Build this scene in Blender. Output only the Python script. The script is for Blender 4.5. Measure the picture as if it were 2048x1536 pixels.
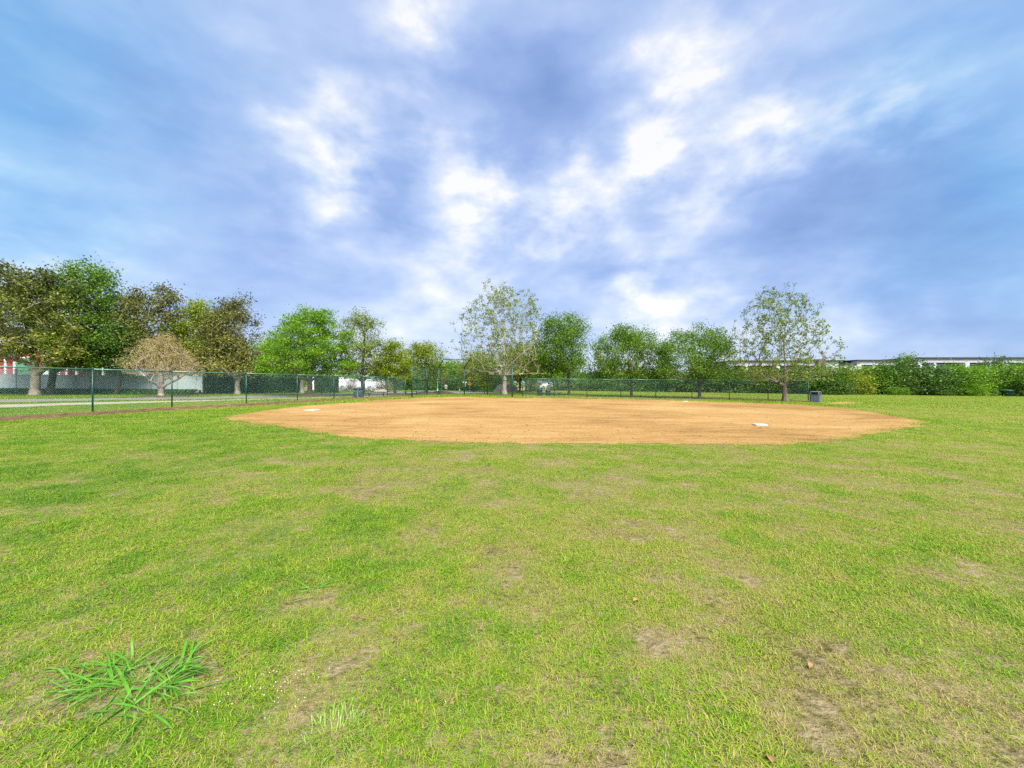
import bpy, bmesh, math, random
import numpy as np
from mathutils import Vector

for o in list(bpy.data.objects):
    bpy.data.objects.remove(o)
scene = bpy.context.scene
R = math.radians
# ------------------------------------------------------------------ camera
CAM_H, F, YH, SL = 1.43, 800.0, 765.0, 0.0085      # eye height, focal length in photo pixels, horizon row, ground fall to the right
cam = bpy.data.cameras.new('camera')
cam.sensor_width = 36.0
cam.lens = 36.0 * F / 2048.0
cam.shift_y = -(768 - YH) / 2048.0
cam.clip_start, cam.clip_end = 0.05, 3000
cob = bpy.data.objects.new('camera', cam)
scene.collection.objects.link(cob)
cob.location = (0, 0, CAM_H)
cob.rotation_euler = (R(90), 0, 0)
scene.camera = cob
# ------------------------------------------------------------------ sun, exposure
SUN_EL, SUN_AZ = R(50), R(162)                      # azimuth clockwise from +Y (behind the camera, a little right)
EXPO = 2.95
sun = bpy.data.lights.new('sun', 'SUN')
sun.energy = 1.5
sun.angle = R(48)
sun.color = (1.0, 0.95, 0.86)
sob = bpy.data.objects.new('sun', sun)
scene.collection.objects.link(sob)
sd = Vector((math.sin(SUN_AZ) * math.cos(SUN_EL), math.cos(SUN_AZ) * math.cos(SUN_EL), math.sin(SUN_EL)))
sob.rotation_euler = sd.to_track_quat('Z', 'Y').to_euler()
sob.location = (0, 0, 40)
scene.view_settings.view_transform = 'Standard'
scene.view_settings.look = 'None'
scene.view_settings.exposure = EXPO
scene.view_settings.gamma = 1
scene.view_settings.use_curve_mapping = False
scene.render.engine = 'CYCLES'
scene.cycles.use_denoising = False
scene.cycles.max_bounces = 6
scene.cycles.diffuse_bounces = 3
scene.cycles.transmission_bounces = 4
scene.cycles.transparent_max_bounces = 4


def srgb(r, g, b):
    f = lambda c: (c / 255 / 12.92) if c <= 10 else ((c / 255 + 0.055) / 1.055) ** 2.4
    return (f(r), f(g), f(b))


# ------------------------------------------------------------------ world: Nishita sky under a broken cloud deck
world = bpy.data.worlds.new('World')
scene.world = world
world.use_nodes = True
nt = world.node_tree
nt.nodes.clear()


class NT:
    """small node-tree helper"""
    def __init__(self, tree):
        self.t = tree

    def n(self, typ, ins=None, **kw):
        nd = self.t.nodes.new(typ)
        for k, v in kw.items():
            setattr(nd, k, v)
        for k, v in (ins or {}).items():
            s = nd.inputs[k]
            if hasattr(v, 'is_output'):
                self.t.links.new(v, s)
            else:
                s.default_value = v
        return nd

    def math(self, op, a, b=0.0, c=0.0, clamp=False):
        nd = self.n('ShaderNodeMath', {0: a, 1: b, 2: c}, operation=op)
        nd.use_clamp = clamp
        return nd.outputs[0]

    def vm(self, op, a, b=(0, 0, 0), out=0):
        return self.n('ShaderNodeVectorMath', {0: a, 1: b}, operation=op).outputs[out]

    def mix(self, fac, a, b):
        nd = self.n('ShaderNodeMix', data_type='RGBA')
        for s, v in ((nd.inputs[0], fac), (nd.inputs[6], a), (nd.inputs[7], b)):
            if hasattr(v, 'is_output'):
                self.t.links.new(v, s)
            else:
                s.default_value = v if isinstance(v, float) else (*v, 1)
        return nd.outputs[2]

    def ramp(self, fac, stops, interp='LINEAR'):
        nd = self.n('ShaderNodeValToRGB', {0: fac})
        el = nd.color_ramp.elements
        nd.color_ramp.interpolation = interp
        while len(el) < len(stops):
            el.new(0.5)
        for e, (p, c) in zip(el, stops):
            e.position = p
            e.color = (*c, 1)
        return nd.outputs[0]

    def noise(self, vec, scale, detail=3.0, rough=0.5, dist=0.0, out=0):
        return self.n('ShaderNodeTexNoise', {'Vector': vec, 'Scale': scale, 'Detail': detail, 'Roughness': rough, 'Distortion': dist}).outputs[out]


W_ = NT(nt)
tc = W_.n('ShaderNodeTexCoord').outputs['Generated']
d0 = W_.vm('NORMALIZE', tc)
sep = W_.n('ShaderNodeSeparateXYZ', {0: d0})
zz = W_.math('ADD', W_.math('ABSOLUTE', sep.outputs[2]), 0.42)
pl = W_.n('ShaderNodeCombineXYZ', {0: W_.math('DIVIDE', sep.outputs[0], zz), 1: W_.math('DIVIDE', sep.outputs[1], zz), 2: 0.0}).outputs[0]
pl = W_.vm('MULTIPLY', d0, (1.0, 1.0, 1.7))
wob = W_.vm('SUBTRACT', W_.noise(pl, 5.0, 5.0, 0.55, out=1), (0.5, 0.5, 0.5))
wob = W_.n('ShaderNodeVectorMath', {0: wob, 3: 0.24}, operation='SCALE').outputs[0]
d1 = W_.vm('NORMALIZE', W_.vm('ADD', d0, wob))
n1 = W_.noise(pl, 2.4, 5.0, 0.5, 0.2)
n2 = W_.noise(W_.vm('ADD', pl, (7.3, 2.1, 0)), 7.5, 5.0, 0.55, 0.15)
n3 = W_.noise(W_.vm('MULTIPLY', d0, (1.0, 1.0, 3.2)), 5.0, 4.0, 0.55, 0.1)


def pdir(px, py):
    v = Vector(((px - 1024) / F, 1.0, (YH - py) / F))
    return v.normalized()


def blobs(items):
    acc = None
    for px, py, r, w in items:
        v = pdir(px, py)
        c = v.y                                   # cosine from the view axis
        ang = r / F * c * (0.5 + 0.5 * c)
        k = 1.0 / (ang * ang) * 2.0
        dt = W_.vm('DOT_PRODUCT', d1, tuple(v), out=1)
        e = W_.math('EXPONENT', W_.math('MULTIPLY', W_.math('SUBTRACT', dt, 1.0), k))
        acc = W_.math('MULTIPLY_ADD', e, w, acc if acc is not None else 0.0)
    return acc


lite = blobs([
    (1330, 225, 80, .62), (1570, 245, 90, .52), (1770, 250, 110, .58), (1450, 345, 90, .42), (970, 380, 88, .54),
    (1165, 370, 64, .46), (670, 245, 100, .40), (640, 375, 105, .40), (850, 15, 110, .60), (1090, 478, 90, .36), (1200, 470, 70, .20),
    (1300, 612, 130, .42), (900, 532, 110, .24), (840, 620, 150, .16), (1420, 90, 150, .18), (1620, 660, 190, .12), (1850, 625, 170, .16), (60, 540, 240, .22),
    (1275, 310, 55, .40), (860, 235, 75, .30)])
dark = blobs([
    (1030, 110, 180, .26), (630, 465, 130, .30), (1225, 545, 85, .34), (1790, 430, 210, .32), (340, 200, 150, .16), (1560, 440, 140, .22),
    (810, 300, 70, .26), (1300, 395, 55, .30), (1130, 245, 110, .26), (1960, 560, 150, .22), (780, 405, 70, .26),
    (420, 590, 140, .10), (1900, 690, 150, .34), (1700, 700, 120, .2), (1080, 410, 60, .22), (1060, 540, 80, .2), (1020, 300, 60, .18)])
brk = W_.math('MULTIPLY_ADD', W_.math('SUBTRACT', n2, 0.5), 2.7, 0.85)
brk = W_.math('MAXIMUM', brk, 0.12)
lum = W_.math('SUBTRACT', W_.math('MULTIPLY', lite, brk), W_.math('MULTIPLY', dark, 0.8))
tint = blobs([(-60, 260, 420, .75), (2130, 360, 360, .75), (1880, 70, 240, .42), (200, 20, 330, .38), (0, 560, 260, .3)])
B = W_.math('MULTIPLY_ADD', W_.math('SUBTRACT', n1, 0.5), 0.60, 0.455)
B = W_.math('MULTIPLY_ADD', W_.math('SUBTRACT', n2, 0.5), 0.40, B)
B = W_.math('MULTIPLY_ADD', W_.math('SUBTRACT', n3, 0.5), 0.42, B)
B = W_.math('MULTIPLY_ADD', W_.math('EXPONENT', W_.math('MULTIPLY', W_.math('ABSOLUTE', sep.outputs[2]), -9.0)), 0.16, B)
B = W_.math('ADD', B, lum, clamp=True)
grey = W_.ramp(B, [(0.0, srgb(130, 160, 216)), (0.28, srgb(157, 184, 235)), (0.52, srgb(188, 208, 247)), (0.76, srgb(226, 235, 253)), (0.93, srgb(254, 254, 255))])
blue = W_.ramp(B, [(0.0, srgb(92, 152, 212)), (0.30, srgb(120, 180, 234)), (0.58, srgb(156, 207, 246)), (0.85, srgb(214, 234, 250)), (1.0, srgb(252, 254, 255))])
cloud = W_.mix(W_.math('MULTIPLY', tint, 1.0, clamp=True), grey, blue)
sky = W_.n('ShaderNodeTexSky', sky_type='NISHITA')
sky.sun_disc = False
sky.sun_elevation = SUN_EL
sky.sun_rotation = SUN_AZ
bg1 = W_.n('ShaderNodeBackground', {0: sky.outputs[0], 1: 0.05})
bg2 = W_.n('ShaderNodeBackground', {0: cloud, 1: 1.0 / 2 ** EXPO})
mx = W_.n('ShaderNodeMixShader', {0: 0.94, 1: bg1.outputs[0], 2: bg2.outputs[0]})
W_.n('ShaderNodeOutputWorld', {0: mx.outputs[0]})
world.cycles.sampling_method = 'MANUAL'
world.cycles.sample_map_resolution = 512

# ------------------------------------------------------------------ places
def gz(x, y=0.0):
    return -SL * x


def yh(px):
    return YH + (px - 1024) * SL


def G(px, py):
    """pixel on the ground -> world"""
    Y = F * CAM_H / (py - yh(px))
    X = (px - 1024) / F * Y
    return Vector((X, Y, gz(X)))


def GY(px, Y):
    X = (px - 1024) / F * Y
    return Vector((X, Y, gz(X)))


def Wp(px, py, Y):
    return Vector(((px - 1024) / F * Y, Y, CAM_H + (YH - py) / F * Y))


C = scene.collection


# ------------------------------------------------------------------ materials
def new_mat(name):
    m = bpy.data.materials.new(name)
    m.use_nodes = True
    m.node_tree.nodes.clear()
    return m, NT(m.node_tree)


def solid(name, col, rough=0.6, var=0.25, scale=6.0, bump=0.0, bscale=40.0, metal=0.0, col2=None, stretch=(1, 1, 1), spec=0.4):
    m, t = new_mat(name)
    co = t.n('ShaderNodeTexCoord').outputs['Object']
    co = t.vm('MULTIPLY', co, stretch)
    nz = t.noise(co, scale, 5.0, 0.6)
    c2 = col2 or tuple(c * (1 - var) for c in col)
    c1 = col if col2 else tuple(min(1, c * (1 + var * 0.6)) for c in col)
    cc = t.ramp(nz, [(0.32, c2), (0.68, c1)])
    b = t.n('ShaderNodeBsdfPrincipled', {'Base Color': cc, 'Roughness': rough, 'Metallic': metal, 'Specular IOR Level': spec})
    if bump:
        bn = t.noise(co, bscale, 4.0, 0.6)
        bp = t.n('ShaderNodeBump', {'Height': bn, 'Strength': bump, 'Distance': 0.03})
        t.t.links.new(bp.outputs[0], b.inputs['Normal'])
    t.n('ShaderNodeOutputMaterial', {0: b.outputs[0]})
    return m


def leafmat(name, cols, trans=0.35, clump=0.6, rough=0.45, cl_amt=0.5, zg=None):
    """leaf colours by leaf, drifting through the crown"""
    m, t = new_mat(name)
    g = t.n('ShaderNodeNewGeometry')
    co = t.n('ShaderNodeTexCoord').outputs['Object']
    nz = t.noise(co, clump, 3.0, 0.6)
    v = t.math('MULTIPLY_ADD', t.math('SUBTRACT', nz, 0.5), 2.2 * cl_amt, 0.5)
    v = t.math('MULTIPLY_ADD', t.math('SUBTRACT', g.outputs['Random Per Island'], 0.5), 0.75, v)
    if zg:                                           # bronze new leaves toward the top, yellow-green below
        zc = t.n('ShaderNodeSeparateXYZ', {0: co}).outputs[2]
        v = t.math('ADD', v, t.math('MULTIPLY', t.math('SUBTRACT', zg[0], zc), zg[1]))
    k = len(cols)
    cc = t.ramp(v, [(i / (k - 1) * 0.9 + 0.05, c) for i, c in enumerate(cols)])
    b = t.n('ShaderNodeBsdfPrincipled', {'Base Color': cc, 'Roughness': rough, 'Specular IOR Level': 0.35})
    tr = t.n('ShaderNodeBsdfTranslucent', {0: cc})
    ms = t.n('ShaderNodeMixShader', {0: trans, 1: b.outputs[0], 2: tr.outputs[0]})
    t.n('ShaderNodeOutputMaterial', {0: ms.outputs[0]})
    return m


M = {}
M['green_paint'] = solid('green_fence_paint', (0.006, 0.052, 0.034), 0.35, 0.25, 3)
M['rail'] = solid('green_rail_highlight', (0.05, 0.17, 0.13), 0.22, 0.25, 4, spec=0.8)  # green made paler: the highlight along the rail is put into its colour
M['wire'] = solid('green_wire', (0.05, 0.125, 0.10), 0.35, 0.2, 2, spec=0.7)
M['board'] = solid('kick_board', (0.24, 0.150, 0.078), 0.8, 0.45, 3, 0.5, 30, stretch=(1, 1, 6))
M['vinyl'] = solid('white_vinyl_shaded', (0.33, 0.40, 0.39), 0.45, 0.06, 1.2)  # white vinyl with tree shade and green mesh tint put into the colour
M['vinyl_lit'] = solid('white_vinyl_lit', (0.62, 0.64, 0.72), 0.4, 0.05, 1.2)  # the same vinyl in its lit tone, without the painted-in shade
M['concrete'] = solid('concrete_path', (0.29, 0.26, 0.20), 0.85, 0.18, 1.5, 0.2, 60)
M['road'] = solid('pale_road', (0.17, 0.155, 0.14), 0.9, 0.18, 0.8, 0.2, 60)
M['mulch'] = solid('mulch', (0.085, 0.052, 0.034), 0.95, 0.55, 9, 0.9, 30)
M['worn'] = solid('worn_earth', (0.12, 0.08, 0.042), 0.95, 0.5, 5, 0.7, 25)
M['bark_pale'] = solid('pale_bark', (0.33, 0.28, 0.22), 0.9, 0.45, 5, 0.6, 14, stretch=(1, 1, 0.35))
M['bark_grey'] = solid('grey_bark', (0.17, 0.135, 0.10), 0.9, 0.45, 5, 0.7, 14, stretch=(1, 1, 0.3))
M['bark_dark'] = solid('dark_bark', (0.055, 0.043, 0.032), 0.9, 0.45, 5, 0.7, 14, stretch=(1, 1, 0.3))
M['bark_brown'] = solid('brown_bark', (0.11, 0.08, 0.05), 0.9, 0.45, 5, 0.7, 14, stretch=(1, 1, 0.3))
M['bin_grey'] = solid('slate_plastic', (0.045, 0.062, 0.078), 0.5, 0.2, 5, 0.15, 50)
M['bin_light'] = solid('slate_plastic_light', (0.11, 0.135, 0.155), 0.45, 0.2, 5)
M['bin_green'] = solid('dark_green_bin', (0.008, 0.04, 0.035), 0.4, 0.25, 5)
M['black'] = solid('black_hollow', (0.006, 0.006, 0.007), 0.8, 0.1, 5)
M['bench'] = solid('bench_plank', (0.045, 0.05, 0.045), 0.5, 0.3, 4, stretch=(1, 4, 1))
M['base'] = solid('base_rubber', (0.44, 0.40, 0.34), 0.6, 0.2, 6)
M['steel'] = solid('galvanised_steel', (0.30, 0.33, 0.34), 0.4, 0.15, 6, metal=0.3)
M['yellow'] = solid('sign_yellow', (0.50, 0.25, 0.02), 0.5, 0.1, 3)
M['white'] = solid('sign_white', (0.60, 0.62, 0.62), 0.5, 0.08, 3)
M['sign_back'] = solid('sign_grey_back', (0.21, 0.25, 0.30), 0.45, 0.1, 3)
M['teal'] = solid('lamp_post_teal', (0.16, 0.33, 0.30), 0.4, 0.15, 3)
M['glass'] = solid('dark_glass', (0.05, 0.07, 0.085), 0.1, 0.2, 2, spec=0.8)
M['red_siding'] = solid('red_siding', (0.26, 0.026, 0.034), 0.6, 0.15, 2)
M['green_glass'] = solid('green_shade', (0.07, 0.20, 0.115), 0.35, 0.15, 2)
M['trim'] = solid('white_trim', (0.58, 0.60, 0.62), 0.5, 0.06, 2)
M['shingle'] = solid('grey_shingle', (0.17, 0.155, 0.165), 0.9, 0.3, 9, 0.5, 25)
M['tan_wall'] = solid('tan_stucco', (0.38, 0.25, 0.12), 0.8, 0.1, 2)
M['dark_wall'] = solid('brown_wall', (0.07, 0.045, 0.042), 0.8, 0.2, 2)
M['apt_white'] = solid('apartment_white', (0.50, 0.53, 0.58), 0.6, 0.05, 0.3)
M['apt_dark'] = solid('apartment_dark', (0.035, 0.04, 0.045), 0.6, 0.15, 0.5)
M['apt_brown'] = solid('apartment_brown', (0.10, 0.075, 0.075), 0.7, 0.15, 0.5)
M['rock'] = solid('pale_rock', (0.32, 0.26, 0.20), 0.9, 0.3, 4, 0.6, 12)
M['rock_grey'] = solid('grey_rock', (0.20, 0.18, 0.18), 0.9, 0.3, 2, 0.6, 8)
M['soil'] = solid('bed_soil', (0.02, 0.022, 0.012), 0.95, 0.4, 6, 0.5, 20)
M['dry_leaf'] = solid('dry_leaf', (0.24, 0.15, 0.055), 0.7, 0.3, 40)
M['car_paint'] = solid('car_paint', (0.50, 0.51, 0.54), 0.25, 0.05, 2)


def lawn_mat():
    m, t = new_mat('lawn')
    co = t.n('ShaderNodeTexCoord').outputs['Object']
    a = t.noise(co, 0.16, 4.0, 0.55)
    b = t.noise(co, 1.6, 5.0, 0.65)
    c = t.noise(co, 26.0, 4.0, 0.7)
    e = t.noise(t.vm('MULTIPLY', co, (1.0, 2.2, 1)), 6.0, 4.0, 0.7)
    v = t.math('MULTIPLY_ADD', a, 0.14, t.math('MULTIPLY', b, 0.26))
    v = t.math('MULTIPLY_ADD', e, 0.24, v)
    v = t.math('MULTIPLY_ADD', c, 0.46, t.math('ADD', v, 0.06))
    col = t.ramp(v, [(0.45, (0.036, 0.034, 0.012)), (0.54, (0.090, 0.080, 0.028)), (0.61, (0.170, 0.140, 0.068)), (0.70, (0.245, 0.195, 0.115)), (0.82, (0.31, 0.24, 0.17))])
    bs = t.n('ShaderNodeBsdfPrincipled', {'Base Color': col, 'Roughness': 0.95, 'Specular IOR Level': 0.1})
    bp = t.n('ShaderNodeBump', {'Height': t.math('ADD', c, e), 'Strength': 0.7, 'Distance': 0.05})
    t.t.links.new(bp.outputs[0], bs.inputs['Normal'])
    t.n('ShaderNodeOutputMaterial', {0: bs.outputs[0]})
    return m


def dirt_mat():
    m, t = new_mat('infield_dirt')
    co = t.n('ShaderNodeTexCoord').outputs['Object']
    st = t.vm('MULTIPLY', co, (0.35, 1.0, 1))
    a = t.noise(co, 0.14, 4.0, 0.55, 0.6)
    b = t.noise(st, 0.9, 5.0, 0.6, 1.2)
    c = t.noise(co, 9.0, 5.0, 0.7)
    e = t.noise(st, 3.6, 4.0, 0.7, 0.4)
    v = t.math('MULTIPLY_ADD', a, 0.45, t.math('MULTIPLY', b, 0.34))
    f = t.noise(t.vm('MULTIPLY', co, (0.12, 1.6, 1)), 2.2, 5.0, 0.65, 0.8)
    v = t.math('MULTIPLY_ADD', e, 0.24, t.math('SUBTRACT', v, 0.12))
    v = t.math('MULTIPLY_ADD', f, 0.16, v)
    v = t.math('MULTIPLY_ADD', c, 0.24, v)
    col = t.ramp(v, [(0.42, (0.125, 0.068, 0.023)), (0.50, (0.200, 0.114, 0.037)), (0.58, (0.275, 0.163, 0.056)), (0.72, (0.345, 0.226, 0.092))])
    bs = t.n('ShaderNodeBsdfPrincipled', {'Base Color': col, 'Roughness': 0.95, 'Specular IOR Level': 0.1})
    bp = t.n('ShaderNodeBump', {'Height': t.math('ADD', c, e), 'Strength': 0.6, 'Distance': 0.06})
    t.t.links.new(bp.outputs[0], bs.inputs['Normal'])
    t.n('ShaderNodeOutputMaterial', {0: bs.outputs[0]})
    return m


def grass_mat():
    m, t = new_mat('grass_blades')
    g = t.n('ShaderNodeNewGeometry').outputs['Random Per Island']
    at = t.n('ShaderNodeAttribute', attribute_type='INSTANCER', attribute_name='tint').outputs['Fac']
    v = t.math('MULTIPLY_ADD', t.math('SUBTRACT', g, 0.5), 0.55, at)
    col = t.ramp(v, [(0.02, (0.33, 0.255, 0.12)), (0.20, (0.33, 0.29, 0.075)), (0.38, (0.240, 0.320, 0.014)), (0.58, (0.155, 0.285, 0.008)), (0.80, (0.095, 0.225, 0.008)), (1.0, (0.05, 0.145, 0.008))])
    b = t.n('ShaderNodeBsdfPrincipled', {'Base Color': col, 'Roughness': 0.55, 'Specular IOR Level': 0.25})
    tr = t.n('ShaderNodeBsdfTranslucent', {0: col})
    ms = t.n('ShaderNodeMixShader', {0: 0.3, 1: b.outputs[0], 2: tr.outputs[0]})
    t.n('ShaderNodeOutputMaterial', {0: ms.outputs[0]})
    return m


M['lawn'] = lawn_mat()
M['dirt'] = dirt_mat()
M['grass'] = grass_mat()


# ------------------------------------------------------------------ mesh helpers
def tag(o, label=None, cat=None, group=None, kind=None):
    if label: o['label'] = label
    if cat: o['category'] = cat
    if group: o['group'] = group
    if kind: o['kind'] = kind
    return o


def link(name, me, parent=None, mat=None):
    o = bpy.data.objects.new(name, me)
    C.objects.link(o)
    if parent is not None:
        o.parent = parent
    if mat is not None and me is not None and not me.materials:
        me.materials.append(mat)
    return o


def empty(name, loc, label, cat, group=None, rz=0.0):
    o = bpy.data.objects.new(name, None)
    C.objects.link(o)
    o.location = loc
    o.rotation_euler = (0, 0, rz)
    o.empty_display_size = 0.2
    return tag(o, label, cat, group)


class MB:
    def __init__(self):
        self.v, self.f = [], []

    def poly(self, pts):
        i = len(self.v)
        self.v += [tuple(p) for p in pts]
        self.f.append(tuple(range(i, i + len(pts))))
        return self

    def box(self, c, s, rz=0.0, taper=1.0, bev=0.0):
        i = len(self.v)
        ca, sa = math.cos(rz), math.sin(rz)
        hx, hy, hz = s[0] / 2, s[1] / 2, s[2] / 2
        if bev <= 0:
            ring = [(-hx, -hy), (hx, -hy), (hx, hy), (-hx, hy)]
        else:
            b = min(bev, hx * .9, hy * .9)
            ring = [(-hx + b, -hy), (hx - b, -hy), (hx, -hy + b), (hx, hy - b), (hx - b, hy), (-hx + b, hy), (-hx, hy - b), (-hx, -hy + b)]
        n = len(ring)
        for z, k in ((-hz, 1.0), (hz, taper)):
            for x, y in ring:
                x, y = x * k, y * k
                self.v.append((c[0] + x * ca - y * sa, c[1] + x * sa + y * ca, c[2] + z))
        self.f.append(tuple(reversed(range(i, i + n))))
        self.f.append(tuple(range(i + n, i + 2 * n)))
        for j in range(n):
            k = (j + 1) % n
            self.f.append((i + j, i + k, i + n + k, i + n + j))
        return self

    def tube(self, p, q, r0, r1=None, n=8, caps=True):
        r1 = r0 if r1 is None else r1
        p, q = Vector(p), Vector(q)
        d = (q - p).normalized()
        a = d.orthogonal().normalized()
        b = d.cross(a)
        i = len(self.v)
        for c, r in ((p, r0), (q, r1)):
            for k in range(n):
                t = 2 * math.pi * k / n
                self.v.append(tuple(c + (a * math.cos(t) + b * math.sin(t)) * r))
        for k in range(n):
            l = (k + 1) % n
            self.f.append((i + k, i + l, i + n + l, i + n + k))
        if caps:
            self.f.append(tuple(reversed(range(i, i + n))))
            self.f.append(tuple(range(i + n, i + 2 * n)))
        return self

    def lathe(self, c, prof, n=16):
        i = len(self.v)
        for r, z in prof:
            for k in range(n):
                t = 2 * math.pi * k / n
                self.v.append((c[0] + r * math.cos(t), c[1] + r * math.sin(t), c[2] + z))
        for j in range(len(prof) - 1):
            for k in range(n):
                l = (k + 1) % n
                a = i + j * n
                self.f.append((a + k, a + l, a + n + l, a + n + k))
        self.f.append(tuple(reversed(range(i, i + n))))
        e = i + (len(prof) - 1) * n
        self.f.append(tuple(range(e, e + n)))
        return self

    def mesh(self, name, mat, smooth=False):
        me = bpy.data.meshes.new(name)
        me.from_pydata(self.v, [], self.f)
        me.materials.append(mat)
        if smooth:
            me.shade_smooth()
        me.update()
        return me

    def build(self, name, mat, parent=None, smooth=False):
        return link(name, self.mesh(name, mat, smooth), parent)


def np_mesh(name, verts, faces, mat, smooth=False):
    """verts (n,3), faces (m,k) all the same size"""
    me = bpy.data.meshes.new(name)
    m, k = faces.shape
    me.vertices.add(len(verts))
    me.vertices.foreach_set('co', np.asarray(verts, np.float32).ravel())
    me.loops.add(m * k)
    me.loops.foreach_set('vertex_index', faces.astype(np.int32).ravel())
    me.polygons.add(m)
    me.polygons.foreach_set('loop_start', np.arange(0, m * k, k, dtype=np.int32))
    if smooth:
        me.polygons.foreach_set('use_smooth', np.ones(m, bool))
    me.update(calc_edges=True)
    me.materials.append(mat)
    return me


def unit(a):
    return a / (np.linalg.norm(a, axis=1, keepdims=True) + 1e-9)


def leaves_mesh(name, cen, size, mat, rng, aspect=0.5, up=0.5, droop=0.0):
    n = len(cen)
    nor = unit(rng.normal(size=(n, 3)) + np.array([0, 0, up]))
    tan = unit(np.cross(nor, rng.normal(size=(n, 3))))
    tan[:, 2] -= droop
    tan = unit(tan)
    bi = np.cross(nor, tan)
    s = (size * rng.uniform(0.65, 1.3, n))[:, None]
    v = np.stack([cen - tan * s * .5, cen + bi * s * aspect * .5 - tan * s * .05, cen + tan * s * .5, cen - bi * s * aspect * .5 - tan * s * .05], 1).reshape(-1, 3)
    f = np.arange(4 * n).reshape(n, 4)
    return np_mesh(name, v, f, mat)


# ------------------------------------------------------------------ trees
def skeleton(rng, fork, lean, targets, nprim, arch=0.3, leader=None, steep=0.35, lo=4):
    """grow a branch skeleton from a trunk to the given clump centres"""
    P, par = [], []
    K = 6
    for i in range(K):
        t = i / (K - 1)
        P.append(np.array([lean[0] * t ** 1.3, lean[1] * t ** 1.3, fork * t]) + (rng.normal(0, .02, 3) * [1, 1, 0] if 0 < i else 0))
        par.append(i - 1)
    if leader:
        top = P[-1]
        for i in range(1, 7):
            P.append(top + np.array([rng.normal(0, .10), rng.normal(0, .10), (leader - fork) * i / 6]))
            par.append(len(P) - 2)
    w = [0] * len(P)
    tg = list(range(len(targets)))
    order = []
    # well-spread primary limbs first
    far = np.linalg.norm(targets - P[K - 1], axis=1)
    cur = [int(np.argmax(far * rng.uniform(.8, 1, len(far))))]
    dmin = np.linalg.norm(targets - targets[cur[0]], axis=1)
    while len(cur) < min(nprim, len(tg)):
        j = int(np.argmax(dmin * far))
        cur.append(j)
        dmin = np.minimum(dmin, np.linalg.norm(targets - targets[j], axis=1))
    rest = [j for j in tg if j not in cur]
    rest.sort(key=lambda j: far[j])
    order = cur + rest
    ends = []
    PA = np.zeros((len(P) + len(targets) * 12, 3))
    PA[:len(P)] = P
    n = len(P)
    for j in order:
        t = targets[j]
        c = PA[lo:n]
        dv = t - c
        hd = np.linalg.norm(dv[:, :2], axis=1)
        cost = np.linalg.norm(dv, axis=1) + 1.6 * np.maximum(0, steep * hd - dv[:, 2])
        i = int(np.argmin(cost)) + lo
        p0 = PA[i]
        L = float(np.linalg.norm(t - p0))
        ns = int(min(9, max(2, L / 0.55)))
        ctl = p0 + (t - p0) * 0.45 + np.array([0, 0, arch * L * 0.5])
        prev = i
        for s in range(1, ns + 1):
            u = s / ns
            q = (1 - u) ** 2 * p0 + 2 * u * (1 - u) * ctl + u * u * t
            if s < ns:
                q = q + rng.normal(0, 0.035 * L / ns + .02, 3)
            PA[n] = q
            par.append(prev)
            prev = n
            n += 1
        ends.append(prev)
    w = np.zeros(n)
    for e in ends:
        w[e] += 1
    for i in range(n - 1, 0, -1):
        w[par[i]] += w[i]
    return PA[:n], np.array(par), w, K


def limbs_mesh(name, P, par, w, K, r0, mat, flare=1.35, rmin=0.012, power=0.5):
    W0 = max(1, w[0])
    r = r0 * (w / W0) ** power
    r = np.maximum(r, rmin)
    r[:K] = r0 * np.linspace(1.0, 0.82, K)
    r[0] *= flare
    V, Fq = [], []
    off = 0
    for big in (True, False):
        idx = [i for i in range(1, len(P)) if (r[i] > 0.045) == big]
        if not idx:
            continue
        idx = np.array(idx)
        ns = 7 if big else 3
        a, b = P[par[idx]], P[idx]
        ra = np.minimum(r[par[idx]], r[idx] * 1.5 if not big else 9)
        rb = r[idx]
        d = unit(b - a)
        b = b + d * (rb * .3)[:, None]
        ref = np.where(np.abs(d[:, 2:3]) < .9, np.array([[0, 0, 1.0]]), np.array([[1.0, 0, 0]]))
        u = unit(np.cross(d, ref))
        v = np.cross(d, u)
        ang = np.linspace(0, 2 * math.pi, ns, endpoint=False)
        ring = u[:, None, :] * np.cos(ang)[None, :, None] + v[:, None, :] * np.sin(ang)[None, :, None]
        A = a[:, None, :] + ring * ra[:, None, None]
        Bv = b[:, None, :] + ring * rb[:, None, None]
        m = len(idx)
        V.append(np.concatenate([A, Bv], 1).reshape(-1, 3))
        base = (np.arange(m) * 2 * ns + off)[:, None]
        k = np.arange(ns)[None, :]
        l = (np.arange(ns) + 1)[None, :] % ns
        Fq.append(np.stack([base + k, base + l, base + ns + l, base + ns + k], 2).reshape(-1, 4))
        off += m * 2 * ns
    return np_mesh(name, np.concatenate(V), np.concatenate(Fq), mat, True)


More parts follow.
